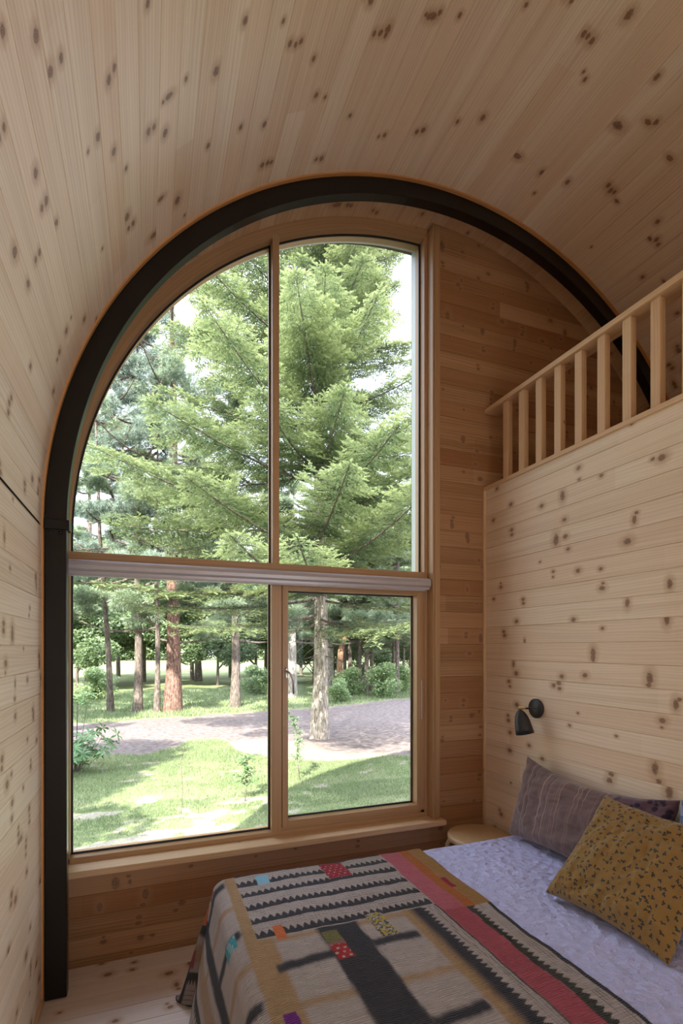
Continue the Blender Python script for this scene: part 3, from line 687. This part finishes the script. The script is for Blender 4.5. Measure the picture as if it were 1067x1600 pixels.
# offset from the cell point, metres
ps = m.n('ShaderNodeVectorMath', operation='SUBTRACT'); m.put(ps.inputs[0], uvv); m.t.links.new(vo.outputs['Position'], ps.inputs[1])
sx = m.n('ShaderNodeSeparateXYZ'); m.t.links.new(ps.outputs[0], sx.inputs[0]); px, py = sx.outputs[0], sx.outputs[1]
r0, r1, r2 = m.white(vo.outputs['Position']); th0 = m.math('MULTIPLY', r0, 6.283)
spot = None
for k in range(3):
    an = m.math('ADD', th0, (0, 1.5, 3.0)[k]); R_ = .0046
    ax = m.math('SUBTRACT', px, m.math('MULTIPLY', m.math('COSINE', an), R_)); ay = m.math('SUBTRACT', py, m.math('MULTIPLY', m.math('SINE', an), R_))
    # elongated petal along its own direction
    al = m.math('ADD', m.math('MULTIPLY', ax, m.math('COSINE', an)), m.math('MULTIPLY', ay, m.math('SINE', an)))
    bt = m.math('SUBTRACT', m.math('MULTIPLY', ay, m.math('COSINE', an)), m.math('MULTIPLY', ax, m.math('SINE', an)))
    dq = m.math('ADD', m.math('POWER', m.math('DIVIDE', al, .0040), 2.), m.math('POWER', m.math('DIVIDE', bt, .0032), 2.))
    spot = dq if spot is None else m.math('MINIMUM', spot, dq)
msk = m.ss(spot, .8, 1.2, 1., 0.)
vo2 = m.n('ShaderNodeTexVoronoi', feature='F1'); m.put(vo2.inputs['Vector'], uvv); vo2.inputs['Scale'].default_value = 75.
small = m.ss(vo2.outputs['Distance'], .07, .12, .75, 0.)
fb = m.noise(uvv, 9., 3.); base = m.mix(fb, (.215, .125, .036), (.27, .16, .048))
c = m.mix(small, base, (.16, .07, .03)); c = m.mix(m.math('MULTIPLY', msk, .92), c, (.028, .032, .036))
m.bsdf(c, .88, bump=m.math('ADD', m.noise(uvv, 420., 1.), m.noise(uvv, 18., 3.)), bstr=.3, bdist=.003, sheen=.2, spec=.15); M['ochre'] = m.m
m = NT('blue_print'); uvv, u, v = m.uv(); vo = m.n('ShaderNodeTexVoronoi', feature='DISTANCE_TO_EDGE'); m.put(vo.inputs['Vector'], uvv); vo.inputs['Scale'].default_value = 24.
m.bsdf(m.mix(m.ss(vo.outputs['Distance'], .06, .16), (.10, .13, .22), (.22, .27, .38)), .85, bump=m.noise(uvv, 300., 1.), bstr=.2, bdist=.002); M['blue'] = m.m
pillow('pillow', .86, .44, .17, (1.985, 1.905, .762), (.06, -1, -.02), (.30, 0, .92), M['auber'], 4, 'long brown-purple striped pillow leaning on the right wall under the lamp', wr=.016, sag=.20, pinch=.05)
pillow('pillow', .535, .515, .16, (1.772, 1.455, .740), (.05, -1, -.02), (.62, .10, .66), M['ochre'], 11, 'mustard yellow pillow with small dark flower print in front of the striped pillow', wr=.020, pinch=.09)
pillow('pillow', .50, .46, .14, (2.00, 1.21, .748), (0, -1, 0), (.25, 0, .95), M['blue'], 15, 'dusty blue patterned pillow whose corner shows behind the mustard pillow', wr=.014)
# ------------------------------------------------------------------ outside: ground
def road_near(x): return np.interp(x, [-30, -6, -1, 1, 2.2, 3.2, 4.2, 5.2, 7, 12], [9.0, 9.3, 10.0, 10.9, 10.3, 9.3, 8.2, 7.0, 4.5, 1.5])
def road_far(x): return np.interp(x, [-30, -1, 3.7, 9.3, 20], [14.2, 14.6, 15.4, 17.1, 21.0])
def ground_masks(x, y):
    wv = (fbm(x * .9, y * .9, 61) - .5) * 1.3
    road = sm(y + wv, road_near(x) - .15, road_near(x) + .25) * (1 - sm(y + wv * .5, road_far(x) - .2, road_far(x) + .3))
    bare = sm(fbm(x * 1.6 + 4, y * 2.6, 71, 3) * .55 + fbm(x * 7, y * 9, 72, 4) * .45 + .07 * np.clip(1 - x, 0, 1) - .045 * (y - 6.2), .52, .68) * (y < road_near(x)) * (y < 9.5)
    path = np.exp(-((y - (4.6 + (x + .4) * 1.2)) / .35) ** 2) * (x < .9)
    fb = np.hypot(x - 3.43, (y - 10.2)) < 1.9
    g_ = 1 - np.clip(np.maximum(np.maximum(bare * .85, road), np.maximum(path * .35, fb * .8)), 0, 1)
    return np.clip(g_, 0, 1), road
gx = np.concatenate([-60 + np.arange(20) * 2.5, np.arange(-10, 16, .09), 16 + np.arange(26) * 3.2])
gy = np.concatenate([-14 + np.arange(8) * 2.2, np.arange(3.05, 22, .09), 22 + np.arange(22) * .6, 36 + np.arange(30) * 3.2])
X_, Y_ = np.meshgrid(gx, gy, indexing='ij')
def ground_z(x, y): return GZ + (fbm(x * .7, y * .7, 81) - .5) * .10 * np.clip((y - 3) / 2, 0, 1) + (fbm(x * 3, y * 3, 82) - .5) * .03
g_, rd = ground_masks(X_, Y_)
m = NT('ground'); a = m.n('ShaderNodeVertexColor', layer_name='cover'); sp_ = m.n('ShaderNodeSeparateColor'); m.t.links.new(a.outputs[0], sp_.inputs[0])
o_ = m.obj(); n1 = m.noise(o_, 9., 5., .65); n2 = m.noise(o_, 45., 4., .7); n3 = m.noise(o_, 1.3, 3.)
gc = m.mix(m.ss(n2, .35, .65), (.17, .26, .07), (.44, .48, .21)); gc = m.mix(m.ss(n3, .4, .65, 0., .6), gc, (.50, .50, .24))
soil = m.mix(m.ss(n2, .3, .7), (.34, .30, .20), (.62, .56, .42)); road = m.mix(m.ss(n1, .35, .65), (.36, .29, .25), (.58, .50, .45))
road = m.mix(1., road, (.50, .48, .50), blend='MULTIPLY'); soil = m.mix(1., soil, (.75, .75, .78), blend='MULTIPLY'); gc = m.mix(1., gc, (.70, .68, .80), blend='MULTIPLY')
c = m.mix(m.ss(m.math('ADD', sp_.outputs[0], m.math('MULTIPLY_ADD', n1, .7, -.35)), .35, .6), m.mix(sp_.outputs[1], soil, road), gc)
m.bsdf(c, .95, bump=m.math('ADD', n1, n2), bstr=.8, bdist=.03, spec=.1)
cc = np.stack([g_, rd, rd * 0], -1).reshape(-1, 3)
link('ground', mesh_np(np.stack([X_, Y_, ground_z(X_, Y_)], -1).reshape(-1, 3), grid(len(gx), len(gy)), None, cc, 'cover'), m.m, smooth=True, kind='structure')
# grass blades on the lawn and the verges
def blades(n, xr, yr, hmin, hmax, wd, seed, lo=.3):
    r = np.random.default_rng(seed); x = r.uniform(*xr, n); y = r.uniform(*yr, n)
    # tufts
    tx = (fbm(x * 5, y * 5, 91) - .5); k = (ground_masks(x, y)[0] * (1 + tx * 1.2) > r.uniform(lo, 1, n)) & (x > -.75 + (y - 3) * -.25 - .3) & (x < y * 1.15)
    x, y = x[k], y[k]; n = len(x); h = r.uniform(hmin, hmax, n) * (.6 + 1.0 * fbm(x * 2, y * 2, 92)); a = r.uniform(0, 2 * PI, n); lean = r.uniform(.1, .7, n) * h; b_ = r.uniform(0, 2 * PI, n)
    z = ground_z(x, y) - .005; w_ = wd * r.uniform(.6, 1.3, n)
    p0 = np.stack([x - np.cos(a) * w_, y - np.sin(a) * w_, z], -1); p1 = np.stack([x + np.cos(a) * w_, y + np.sin(a) * w_, z], -1)
    p2 = np.stack([x + np.cos(b_) * lean, y + np.sin(b_) * lean, z + h], -1)
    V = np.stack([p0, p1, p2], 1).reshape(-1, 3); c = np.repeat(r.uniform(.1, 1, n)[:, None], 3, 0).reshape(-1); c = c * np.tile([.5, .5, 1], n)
    return V, c
parts = [blades(150000, (-1.6, 6.5), (3.3, 6.8), .015, .05, .0022, 1), blades(150000, (-3, 10), (6.0, 11), .02, .055, .0035, 2), blades(70000, (-4, 18), (14.3, 24), .05, .12, .010, 3)]
V = np.concatenate([p[0] for p in parts]); c = np.concatenate([p[1] for p in parts])
def tri_obj(name, V, c, mat, parent=None, **k):
    V = V.reshape(-1, 3); me = mesh_np_fast(V, c); return link(name, me, mat, parent, **k)
def mesh_np_fast(V, c):
    n = len(V) // 3; me = bpy.data.meshes.new('m'); me.vertices.add(n * 3); me.vertices.foreach_set('co', np.asarray(V, np.float32).ravel())
    me.loops.add(n * 3); me.loops.foreach_set('vertex_index', np.arange(n * 3, dtype=np.int32)); me.polygons.add(n)
    me.polygons.foreach_set('loop_start', np.arange(0, n * 3, 3, dtype=np.int32)); me.polygons.foreach_set('loop_total', np.full(n, 3, np.int32)); me.update(calc_edges=True)
    a = me.color_attributes.new('tint', 'FLOAT_COLOR', 'POINT'); q = np.ones((n * 3, 4), np.float32); q[:, 0] = np.clip(c, 0, 1); a.data.foreach_set('color', q.ravel()); return me
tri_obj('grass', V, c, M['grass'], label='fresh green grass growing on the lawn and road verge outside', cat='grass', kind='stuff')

# ------------------------------------------------------------------ conifers
def rotm(ax, ang_):
    return np.array(Matrix.Rotation(ang_, 3, ax))
def fir_branch(L, seed):
    """branch along +X, flat in XY, drooping; returns tris (n,3,3), tint (n,3), twig axis path"""
    r = np.random.default_rng(seed); T = []; C_ = []
    zc = lambda x: -.16 * x + .05 * (x / L) ** 2 * L - .03 * L * math.sin(PI * x / L)
    base = np.array([0., 0, 0])
    def twig(p, d, n_, l, tb):
        # saw-toothed needle sprig from p along d, side vector n_
        k = max(3, int(l / .022)); s_ = np.arange(k) / k; nn = len(s_)
        for sg in (1, -1):
            a = p + d * (s_ * l)[:, None]; b = p + d * ((s_ + 1.15 / k) * l)[:, None]
            up = r.normal(0, .006, nn)
            tip = p + d * ((s_ + 1.1 / k) * l + .008)[:, None] + sg * n_ * (.023 * (1.1 - .5 * s_))[:, None] + np.stack([up * 0, up * 0, up + .003], -1)
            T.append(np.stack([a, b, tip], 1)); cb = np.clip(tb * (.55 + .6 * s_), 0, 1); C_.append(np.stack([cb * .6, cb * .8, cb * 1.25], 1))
    def frond(p, ang_, l, zt):
        d = np.array([math.cos(ang_), math.sin(ang_), zt]); n_ = np.array([-math.sin(ang_), math.cos(ang_), 0.])
        k = max(2, int(l / .042))
        for i in range(k):
            f = (i + .5) / k; pp = p + d * l * f + np.array([0, 0, -.10 * l * f * f + r.normal(0, .006)]); tl = (.085 + .07 * (1 - f)) * r.uniform(.8, 1.2) * min(1, l / .3 + .3)
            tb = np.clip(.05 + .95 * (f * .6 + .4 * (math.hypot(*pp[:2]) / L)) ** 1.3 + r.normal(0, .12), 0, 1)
            for sg in (1, -1):
                a2 = ang_ + sg * r.uniform(.75, 1.05); dd = np.array([math.cos(a2), math.sin(a2), r.normal(-.05, .18)])
                twig(pp, dd, np.array([-math.sin(a2), math.cos(a2), r.normal(0, .2)]), tl, tb)
        twig(p + d * l * .9, d, n_, .09, .9)
    x = L * .16
    while x < L:
        for sg in (1, -1):
            l = min(.62 * (L - x) + .14, .75) * r.uniform(.75, 1.15); frond(np.array([x, 0, zc(x)]), sg * r.uniform(.75, 1.0), l, r.normal(-.08, .10))
        x += .155 * r.uniform(.85, 1.2)
    frond(np.array([L * .97, 0, zc(L)]), 0, .22, .1)
    xs = np.linspace(0, L, 9); return np.concatenate(T), np.concatenate(C_), np.stack([xs, xs * 0, [zc(x) for x in xs]], -1)
TPL = {L: [fir_branch(L, int(L * 10) + k) for k in range(2)] for L in (1.0, 1.8, 2.7, 3.7, 4.7)}
def fir_tree(name, loc, H_, R_of, z0, tr, label, seed, full=True, cut=1.0):
    r = np.random.default_rng(seed); root = empty(name, loc, label=label, cat='tree')
    T = []; C_ = []; wood_ = []; z = z0; k = 0
    while z < H_ - .3:
        n = 5
        a0 = r.uniform(0, 6.28)
        for j in range(n):
            a = a0 + j * 2 * PI / n + r.normal(0, .22); R = R_of(z, a) * r.uniform(.72, 1.1)
            if math.sin(a) > .35 and r.random() < cut: continue
            Lk = min(TPL, key=lambda q: abs(q - R)); t, c, ax = TPL[Lk][int(r.integers(2))]; sc = R / Lk
            Mx = rotm('Z', a) @ rotm('X', r.normal(0, .16)) @ rotm('Y', r.normal(-.02, .09) - (.22 * (z / H_))); off = np.array([0, 0, z + r.normal(0, .08)])
            s3 = np.array([sc, .75 + .25 * sc, 1.]); T.append((t * s3) @ Mx.T + off); C_.append(np.clip(c * r.uniform(.75, 1.15), 0, 1))
            p = (ax * s3) @ Mx.T + off; wood_.append(tube(p, np.linspace(.026, .005, len(p)) * (.5 + .2 * R), 5, False))
        z += (.30 + .05 * (H_ - z) / H_) * r.uniform(.8, 1.15); k += 1
    T = np.concatenate(T); C_ = np.concatenate(C_)
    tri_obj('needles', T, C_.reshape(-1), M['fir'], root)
    zs = np.linspace(-.1, H_, 14); p = np.stack([np.sin(zs * .7) * .03, np.cos(zs * .5) * .03, zs], -1); rr = tr * (1 - zs / (H_ + 1)) ; rr[0] = tr * 1.45; rr = np.maximum(rr, .02)
    V, F = tube(p, rr, 20, False); link('trunk', mesh_np(V, F), M['bark_fir'], root, True)
    V, F = merge(wood_); link('branches', mesh_np(V, F), M['bark_dark'], root, True)
    # dead twigs low on the trunk
    tw = []
    for i in range(26):
        zz = r.uniform(1.6, 3.6); a = r.uniform(0, 6.28); l = r.uniform(.4, 1.3); d = np.array([math.cos(a), math.sin(a), -.15]); pp = np.array([[0, 0, zz]]) + d * np.linspace(0, l, 5)[:, None]; pp[:, 2] -= np.linspace(0, 1, 5) ** 2 * .15
        tw.append(tube(pp, np.linspace(.012, .003, 5), 5, False))
    V, F = merge(tw); link('dead_twigs', mesh_np(V, F), M['bark_dark'], root, True)
    return root
def R_fir(z, a):
    base = np.interp(z, [2.2, 3.2, 5, 8, 10.5, 14, 18], [3.4, 4.4, 3.9, 3.1, 2.15, 1.3, .2])
    return base * (1 + .10 * max(0, -math.cos(a)) - .28 * max(0, math.cos(a)))
fir_tree('fir_tree', (3.43, 10.27, GZ), 17.5, R_fir, 2.6, .16, 'large green fir with pale sunlit trunk nearest the window, filling the upper panes', 5)

def tuft_crown(seed, blobs, n_t, tl=.11, nl=12, wd=.0045, droop=.3):
    """needle tufts scattered in ellipsoid blobs (cx,cy,cz,rx,ry,rz)"""
    r = np.random.default_rng(seed); B = np.array(blobs); vol = (B[:, 3] * B[:, 4] * B[:, 5]) ** .67; idx = r.choice(len(B), n_t, p=vol / vol.sum())
    d = r.normal(0, 1, (n_t, 3)); d /= np.linalg.norm(d, axis=1)[:, None]; rad = r.uniform(0, 1, n_t) ** .45
    c = B[idx, :3] + d * rad[:, None] * B[idx, 3:]
    dirs = r.normal(0, 1, (n_t, nl, 3)); main = d + np.array([0, 0, -droop]); dirs += main[:, None, :] * 1.1; dirs /= np.linalg.norm(dirs, axis=2)[..., None]
    L_ = tl * r.uniform(.7, 1.2, (n_t, nl, 1)); tip = c[:, None, :] + dirs * L_; side = np.cross(dirs, r.normal(0, 1, (n_t, nl, 3))); side /= np.linalg.norm(side, axis=2)[..., None]
    a = c[:, None, :] + dirs * L_ * .15 + side * wd; b = c[:, None, :] + dirs * L_ * .15 - side * wd
    T = np.stack([a, b, tip], 2).reshape(-1, 3, 3)
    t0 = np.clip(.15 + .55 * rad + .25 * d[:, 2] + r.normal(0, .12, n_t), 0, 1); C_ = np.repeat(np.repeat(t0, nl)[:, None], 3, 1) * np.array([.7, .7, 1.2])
    return T, C_
def leaf_crown(seed, blobs, n_t, size=.10):
    r = np.random.default_rng(seed); B = np.array(blobs); vol = (B[:, 3] * B[:, 4] * B[:, 5]) ** .67; idx = r.choice(len(B), n_t, p=vol / vol.sum())
    d = r.normal(0, 1, (n_t, 3)); d /= np.linalg.norm(d, axis=1)[:, None]; rad = r.uniform(0, 1, n_t) ** .35; c = B[idx, :3] + d * rad[:, None] * B[idx, 3:]
    u = r.normal(0, 1, (n_t, 3)); u[:, 2] *= .5; u /= np.linalg.norm(u, axis=1)[:, None]; v = np.cross(u, r.normal(0, 1, (n_t, 3)) + np.array([0, 0, 1.2])); v /= np.linalg.norm(v, axis=1)[:, None]
    s_ = size * r.uniform(.6, 1.3, (n_t, 1)); a, b, e, f = c - u * s_, c + v * s_ * .45, c + u * s_, c - v * s_ * .45
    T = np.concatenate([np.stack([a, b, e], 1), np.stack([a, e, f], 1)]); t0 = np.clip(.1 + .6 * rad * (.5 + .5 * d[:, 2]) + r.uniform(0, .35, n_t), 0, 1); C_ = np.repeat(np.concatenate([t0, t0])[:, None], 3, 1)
    return T, C_
def path_limb(p0, p1, sag, n=7):
    t = np.linspace(0, 1, n)[:, None]; p = np.array(p0) * (1 - t) + np.array(p1) * t; p[:, 2] += sag * np.sin(t[:, 0] * PI); return p
def pine_data(seed, H_, zlo, spread, n_br, n_t, tl, lopsided=0., nl=12, wd=.0045):
    r = np.random.default_rng(seed); blobs = []; limbs = []
    for i in range(n_br):
        z = zlo + (H_ - zlo) * (i / n_br) ** .9; a = i * 2.4 + r.normal(0, .3); R = spread * (1 - .75 * (z - zlo) / (H_ - zlo)) * r.uniform(.55, 1.1)
        R *= 1 + lopsided * -math.cos(a)
        e = np.array([math.cos(a) * R, math.sin(a) * R, z + R * r.uniform(-.05, .22)]); limbs.append(tube(path_limb((0, 0, z), e, -.12 * R), np.linspace(.045, .008, 7), 5, False))
        for q in range(5):
            f = r.uniform(.35, 1.08); c = np.array([0, 0, z]) * (1 - f) + e * f + r.normal(0, .14 * R, 3) * [1, 1, .35]; s_ = r.uniform(.12, .40) * (.6 + .2 * R); blobs.append((*c, s_, s_, s_ * .42))
            limbs.append(tube(path_limb(np.array([0, 0, z]) * (1 - f * .8) + e * f * .8, c, 0, 3), np.linspace(.012, .003, 3), 4, False))
    T, C_ = tuft_crown(seed, blobs, n_t, tl, nl, wd); return T, C_, limbs
def make_pine(name, loc, H_, tr, dat, mat, barkm, label, lean=(0, 0), group=None, kink=0.):
    root = empty(name, loc, label=label, cat='tree', group=group); T, C_, limbs = dat
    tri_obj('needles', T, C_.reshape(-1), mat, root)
    zs = np.linspace(-.1, H_, 12); rr = np.maximum(tr * (1 - zs / (H_ * 1.08)), .02); rr[0] = tr * 1.35
    p = np.stack([lean[0] * zs + np.sin(zs * .9) * .03 + kink * np.sin(np.clip(zs, 0, 5) * 1.25), lean[1] * zs, zs], -1)
    zz = np.linspace(-.1, H_, 30); p = np.stack([np.interp(zz, zs, p[:, k]) for k in range(3)], -1); rr = np.interp(zz, zs, rr)
    V, F = tube(p, rr, 14, False); link('trunk', mesh_np(V, F), barkm, root, True)
    V, F = merge(limbs); link('branches', mesh_np(V, F), M['bark_dark'], root, True); return root
P1 = pine_data(31, 15.5, 4.2, 4.8, 44, 12500, .15, .25, 14, .0055)
P2 = pine_data(32, 13.0, 3.8, 3.3, 40, 8500, .15, 0, 13, .006)
P3 = pine_data(33, 11.0, 2.2, 2.8, 36, 12000, .14, 0, 12, .007)
make_pine('pine_tree', (.747, 16.58, GZ), 15.5, .235, P1, M['pine'], M['bark_pine'], 'thick red-brown pine trunk with feathery crown beyond the road, left of the mullion')
make_pine('pine_tree', (-.264, 16.63, GZ), 13, .125, P2, M['bluepine'], M['bark_dark'], 'slender grey-brown pine just left of the thin pole-like trunk beyond the road')
make_pine('pine_tree', (.279, 16.42, GZ), 11, .085, P3, M['pine'], M['bark_dark'], 'thinnest straight pine trunk directly left of the thick red-brown pine')
def dup(root, loc, label=None, rz=0., sc=1., group=None, name=None):
    r = root.copy(); COL.objects.link(r); r.location = loc; r.rotation_euler = (0, 0, rz); r.scale = (sc, sc, sc)
    if label: r['label'] = label
    if group: r['group'] = group
    elif group == '' and 'group' in r: del r['group']
    if name: r.name = name
    for ch in list(root.children): c_ = ch.copy(); COL.objects.link(c_); c_.parent = r
    return r
make_pine('pine_tree', (-1.03, 16.92, GZ), 12, .09, P2, M['bluepine'], M['bark_dark'], 'slightly leaning dark pine trunk at the far left behind the rhododendron', lean=(-.05, 0))
pB = make_pine('pine_tree', (2.68, 16.74, GZ), 12, .15, P3, M['pine'], M['bark_dark'], 'pine beyond the road just left of the mullion with low branches and leafy trunk')
make_pine('pine_tree', (5.2, 19.1, GZ), 12, .21, P3, M['pine'], M['bark_fir'], 'lichen grey trunk beyond the road right behind the sash edge, left of the fir trunk')
make_pine('pine_tree', (8.13, 20.9, GZ), 11, .15, P2, M['pine'], M['bark_orange'], 'crooked orange-brown pine trunk right of the fir trunk', kink=-.30)
make_pine('pine_tree', (8.05, 22.6, GZ), 12, .16, P2, M['pine'], M['bark_fir'], 'grey trunk standing just left of the crooked orange pine, slightly further back')
src = make_pine('pine_tree', (10.2, 24.2, GZ), 11, .10, P3, M['pine'], M['bark_dark'], 'thin pine trunk in the grove seen through the right sash', group='thin pines in the grove behind the right sash')
for px, t in ((140, 26), (310, 29)):
    u = (px - 533.5) / 795.8; dup(pB, ((math.sin(.3648) + u * math.cos(.3648)) * t, (math.cos(.3648) - u * math.sin(.3648)) * t, GZ), 'tall pine further back behind the front row of trunks on the left', px, 1.25, 'pines further back on the left')
rr = random.Random(5); n_ = 0
for i in range(13):
    px = 508 + i * 10.5 + rr.uniform(-3, 3); t = rr.uniform(20.5, 31); u = (px - 533.5) / 795.8; d_ = (math.sin(.3648) + u * math.cos(.3648), math.cos(.3648) - u * math.sin(.3648))
    dup(src, (d_[0] * t, d_[1] * t, GZ), rz=rr.uniform(0, 6), sc=rr.uniform(.75, 1.05))
# off-frame neighbours on the left whose shade falls on the lawn, road and forest floor
dup(pB, (-6.5, 8.6, GZ), 'tall pine left of the lawn near the road', 2., .95)
dup(pB, (-5.4, 13.4, GZ), 'pine at the left end of the road verge', 3., 1.0)
# leafy understorey and forest edge
def leafy(name, seed, loc, H_, R, zlo, n, size, mat, barkm, label, tr=.12, group=None):
    r = np.random.default_rng(seed); blobs = []; limbs = []
    for i in range(16):
        a = r.uniform(0, 6.28); z = r.uniform(zlo, H_); q = R * r.uniform(.15, .8) * (1 - .5 * (z - zlo) / (H_ - zlo)); s_ = R * r.uniform(.28, .5); c = (math.cos(a) * q, math.sin(a) * q, z); blobs.append((*c, s_, s_, s_ * .7))
        limbs.append(tube(path_limb((0, 0, max(.2, z - q * .8)), c, .1, 4), np.linspace(tr * .4, .008, 4), 5, False))
    T, C_ = leaf_crown(seed, blobs, n, size); root = empty(name, loc, label=label, cat='tree' if 'tree' in name else 'bush', group=group)
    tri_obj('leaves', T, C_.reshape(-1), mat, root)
    V, F = tube([(0, 0, -.1), (.05, 0, H_ * .4), (0, .05, H_ * .85)], [tr, tr * .7, tr * .2], 10, False); V2, F2 = merge([(V, F)] + limbs); link('trunk', mesh_np(V2, F2), barkm, root, True); return root
def at(px, t):
    u = (px - 533.5) / 795.8; return ((math.sin(.3648) + u * math.cos(.3648)) * t, (math.cos(.3648) - u * math.sin(.3648)) * t, GZ)
A1 = leafy('forest_tree', 51, at(150, 27), 8.0, 3.4, 1.5, 24000, .12, M['bgleaf'], M['bark_dark'], 'dark leafy tree standing behind the pine trunks left of the mullion', group='leafy trees behind the pine trunks')
dup(A1, (-4.5, 3.6, GZ), 'dense leafy tree standing left of the house beside the lawn', 1., .80, '')
for px, t, s_ in ((225, 29, 1.), (300, 30, 1.05), (95, 25, .95), (360, 33, 1.1), (185, 34, 1.2), (30, 26, 1.), (415, 36, 1.1), (265, 25, .7), (120, 23, .62), (400, 27, .75), (340, 26, .62)): dup(A1, at(px, t), rz=px, sc=s_)
A2 = leafy('forest_tree', 52, at(470, 36), 9.0, 3.6, 1.0, 22000, .14, M['bgleaf'], M['bark_dark'], 'leafy tree in the background of the right sash behind the thin pines', group='leafy trees behind the thin pines')
for px, t, s_ in ((515, 38, 1.), (560, 35, 1.05), (605, 40, 1.2), (650, 36, 1.), (700, 38, 1.1), (490, 28, .6), (575, 27, .55), (640, 29, .62)): dup(A2, at(px, t), rz=px, sc=s_)
A3 = leafy('forest_tree', 53, at(40, 74), 13, 5.8, .6, 16000, .34, M['bgleaf'], M['bark_dark'], 'distant tree in the forest edge beyond the bright meadow', group='forest edge beyond the meadow')
for i, px in enumerate(range(95, 760, 42)): dup(A3, at(px, 74 + (i * 37 % 9)), rz=i * 1.7, sc=.9 + (i * 13 % 5) * .06)
b_ = leafy('garden_bush', 54, at(598, 19.8), 1.15, .95, .25, 4200, .055, M['bush'], M['bark_dark'], 'round leafy bush on the far verge at the right of the sash', .03)
dup(b_, at(548, 20.6), 'leafy bush at the foot of the crooked orange pine', 1.2, .85); dup(b_, at(532, 18.3), 'low bush on the far road verge just right of the fir trunk', 2.2, .62)
dup(b_, at(628, 22.5), 'bush in the shade at the far right edge of the sash view', 3., .9); dup(b_, at(400, 21), 'bush behind the pine with low branches', 4., .9); dup(b_, at(150, 19), 'bush under the leaning pine at the left', 5., .9)
# rhododendron at the left edge, leaf whorls on stems
def leaf_whorl(c, up, n, l, w_, r, T, C_, tb):
    a0 = r.uniform(0, 6.28); up = up / np.linalg.norm(up); s1 = np.cross(up, [1, .2, 0]); s1 /= np.linalg.norm(s1); s2 = np.cross(up, s1)
    for k in range(n):
        a = a0 + k * 2 * PI / n + r.normal(0, .15); d = s1 * math.cos(a) + s2 * math.sin(a); d = d + up * r.uniform(-.25, .5); d /= np.linalg.norm(d); sd = np.cross(d, up); sd /= np.linalg.norm(sd); L_ = l * r.uniform(.75, 1.15)
        a_, m1, m2, e = c, c + d * L_ * .55 + sd * w_, c + d * L_ * .55 - sd * w_, c + d * L_ - up * L_ * .18; md = c + d * L_ * .5 - up * w_ * .35
        for tri in ((a_, m1, md), (m1, e, md), (e, m2, md), (m2, a_, md)): T.append(np.array(tri)); C_.append(np.full(3, np.clip(tb + r.normal(0, .15), 0, 1)))
rh = empty('rhododendron', (-1.05, 8.95, GZ), label='rhododendron bush with glossy leaf whorls at the left edge of the window', cat='bush'); r = np.random.default_rng(8); T = []; C_ = []; lim = []
for i in range(64):
    a = r.uniform(0, 6.28); q = r.uniform(0, .62) ** .8; z = r.uniform(.12, .62) if i > 8 else r.uniform(1.0, 1.38); 
    if i <= 8: q *= .35
    c = np.array([math.cos(a) * q + (.12 if i <= 8 else .05), math.sin(a) * q, z]); leaf_whorl(c, np.array([math.cos(a) * q, math.sin(a) * q, .5]), 8, .15, .022, r, T, C_, .85 if i <= 8 else .4)
    
    if i % 3 == 0: lim.append(tube(path_limb((0, 0, 0), c, -.05, 5), np.linspace(.007, .003, 5), 5, False))
tri_obj('leaves', np.array(T), np.array(C_).reshape(-1), M['rhodo'], rh); V, F = merge(lim); link('stems', mesh_np(V, F), M['bark_dark'], rh, True)
def sapling(name, loc, H_, W_, n, l, label, seed, mat, lean=.1, zlo=.25):
    root = empty(name, loc, label=label, cat='sapling' if 'sap' in name else 'shrub'); r = np.random.default_rng(seed); T = []; C_ = []; lim = []
    st_p = np.array([[0, 0, 0], [lean * .3, 0, H_ * .4], [lean * .2, .02, H_ * .7], [lean, 0, H_]]); zz = np.linspace(0, 1, 9); P_ = np.stack([np.interp(zz, [0, .4, .7, 1], st_p[:, k]) for k in range(3)], -1)
    lim.append(tube(P_, np.linspace(.009, .003, 9), 6, False))
    for i in range(n):
        f = zlo + (1 - zlo) * (i + .5) / n; b0 = np.array([np.interp(f, zz, P_[:, k]) for k in range(3)]); a = r.uniform(0, 6.28); q = W_ * r.uniform(.4, 1) * (1.1 - f * .5); e = b0 + np.array([math.cos(a) * q, math.sin(a) * q * .7, q * r.uniform(.1, .6)])
        pl = path_limb(b0, e, .02, 6); lim.append(tube(pl, np.linspace(.004, .0015, 6), 4, False))
        for p in pl[1:]:
            for k in range(2): leaf_whorl(p + r.normal(0, .012, 3), r.normal(0, .3, 3) + np.array([0, 0, 1.]), 2, l, l * .28, r, T, C_, r.uniform(.2, .9))
    tri_obj('leaves', np.array(T), np.array(C_).reshape(-1), mat, root); V, F = merge(lim); link('stem', mesh_np(V, F), M['bark_dark'], root, True)
sapling('young_shrub', (1.16, 6.45, GZ), .56, .26, 20, .045, 'small dark-leaved shrub on the lawn seen low in the left lower pane', 3, M['rhodo'], .05, .3)
sapling('sapling', (2.08, 7.15, GZ), .98, .14, 26, .040, 'thin green-leaved sapling beside the sash edge in front of the fir', 4, M['rhodo'], -.14, .25)
root = empty('dead_stem', (.37, 6.2, GZ), label='thin dry leafless stem standing on the lawn in the left lower pane', cat='plant'); lim = [tube([(0, 0, 0), (.02, 0, .3), (0, .02, .62), (.05, 0, .80)], [.004, .003, .003, .002], 5, False)]
for i in range(5): lim.append(tube([(.01, 0, .2 + i * .11), (.06 * (-1) ** i, .02, .26 + i * .11), (.10 * (-1) ** i, .03, .28 + i * .11)], [.002, .0015, .001], 4, False))
V, F = merge(lim); link('stem', mesh_np(V, F), M['bark_dark'], root, True)
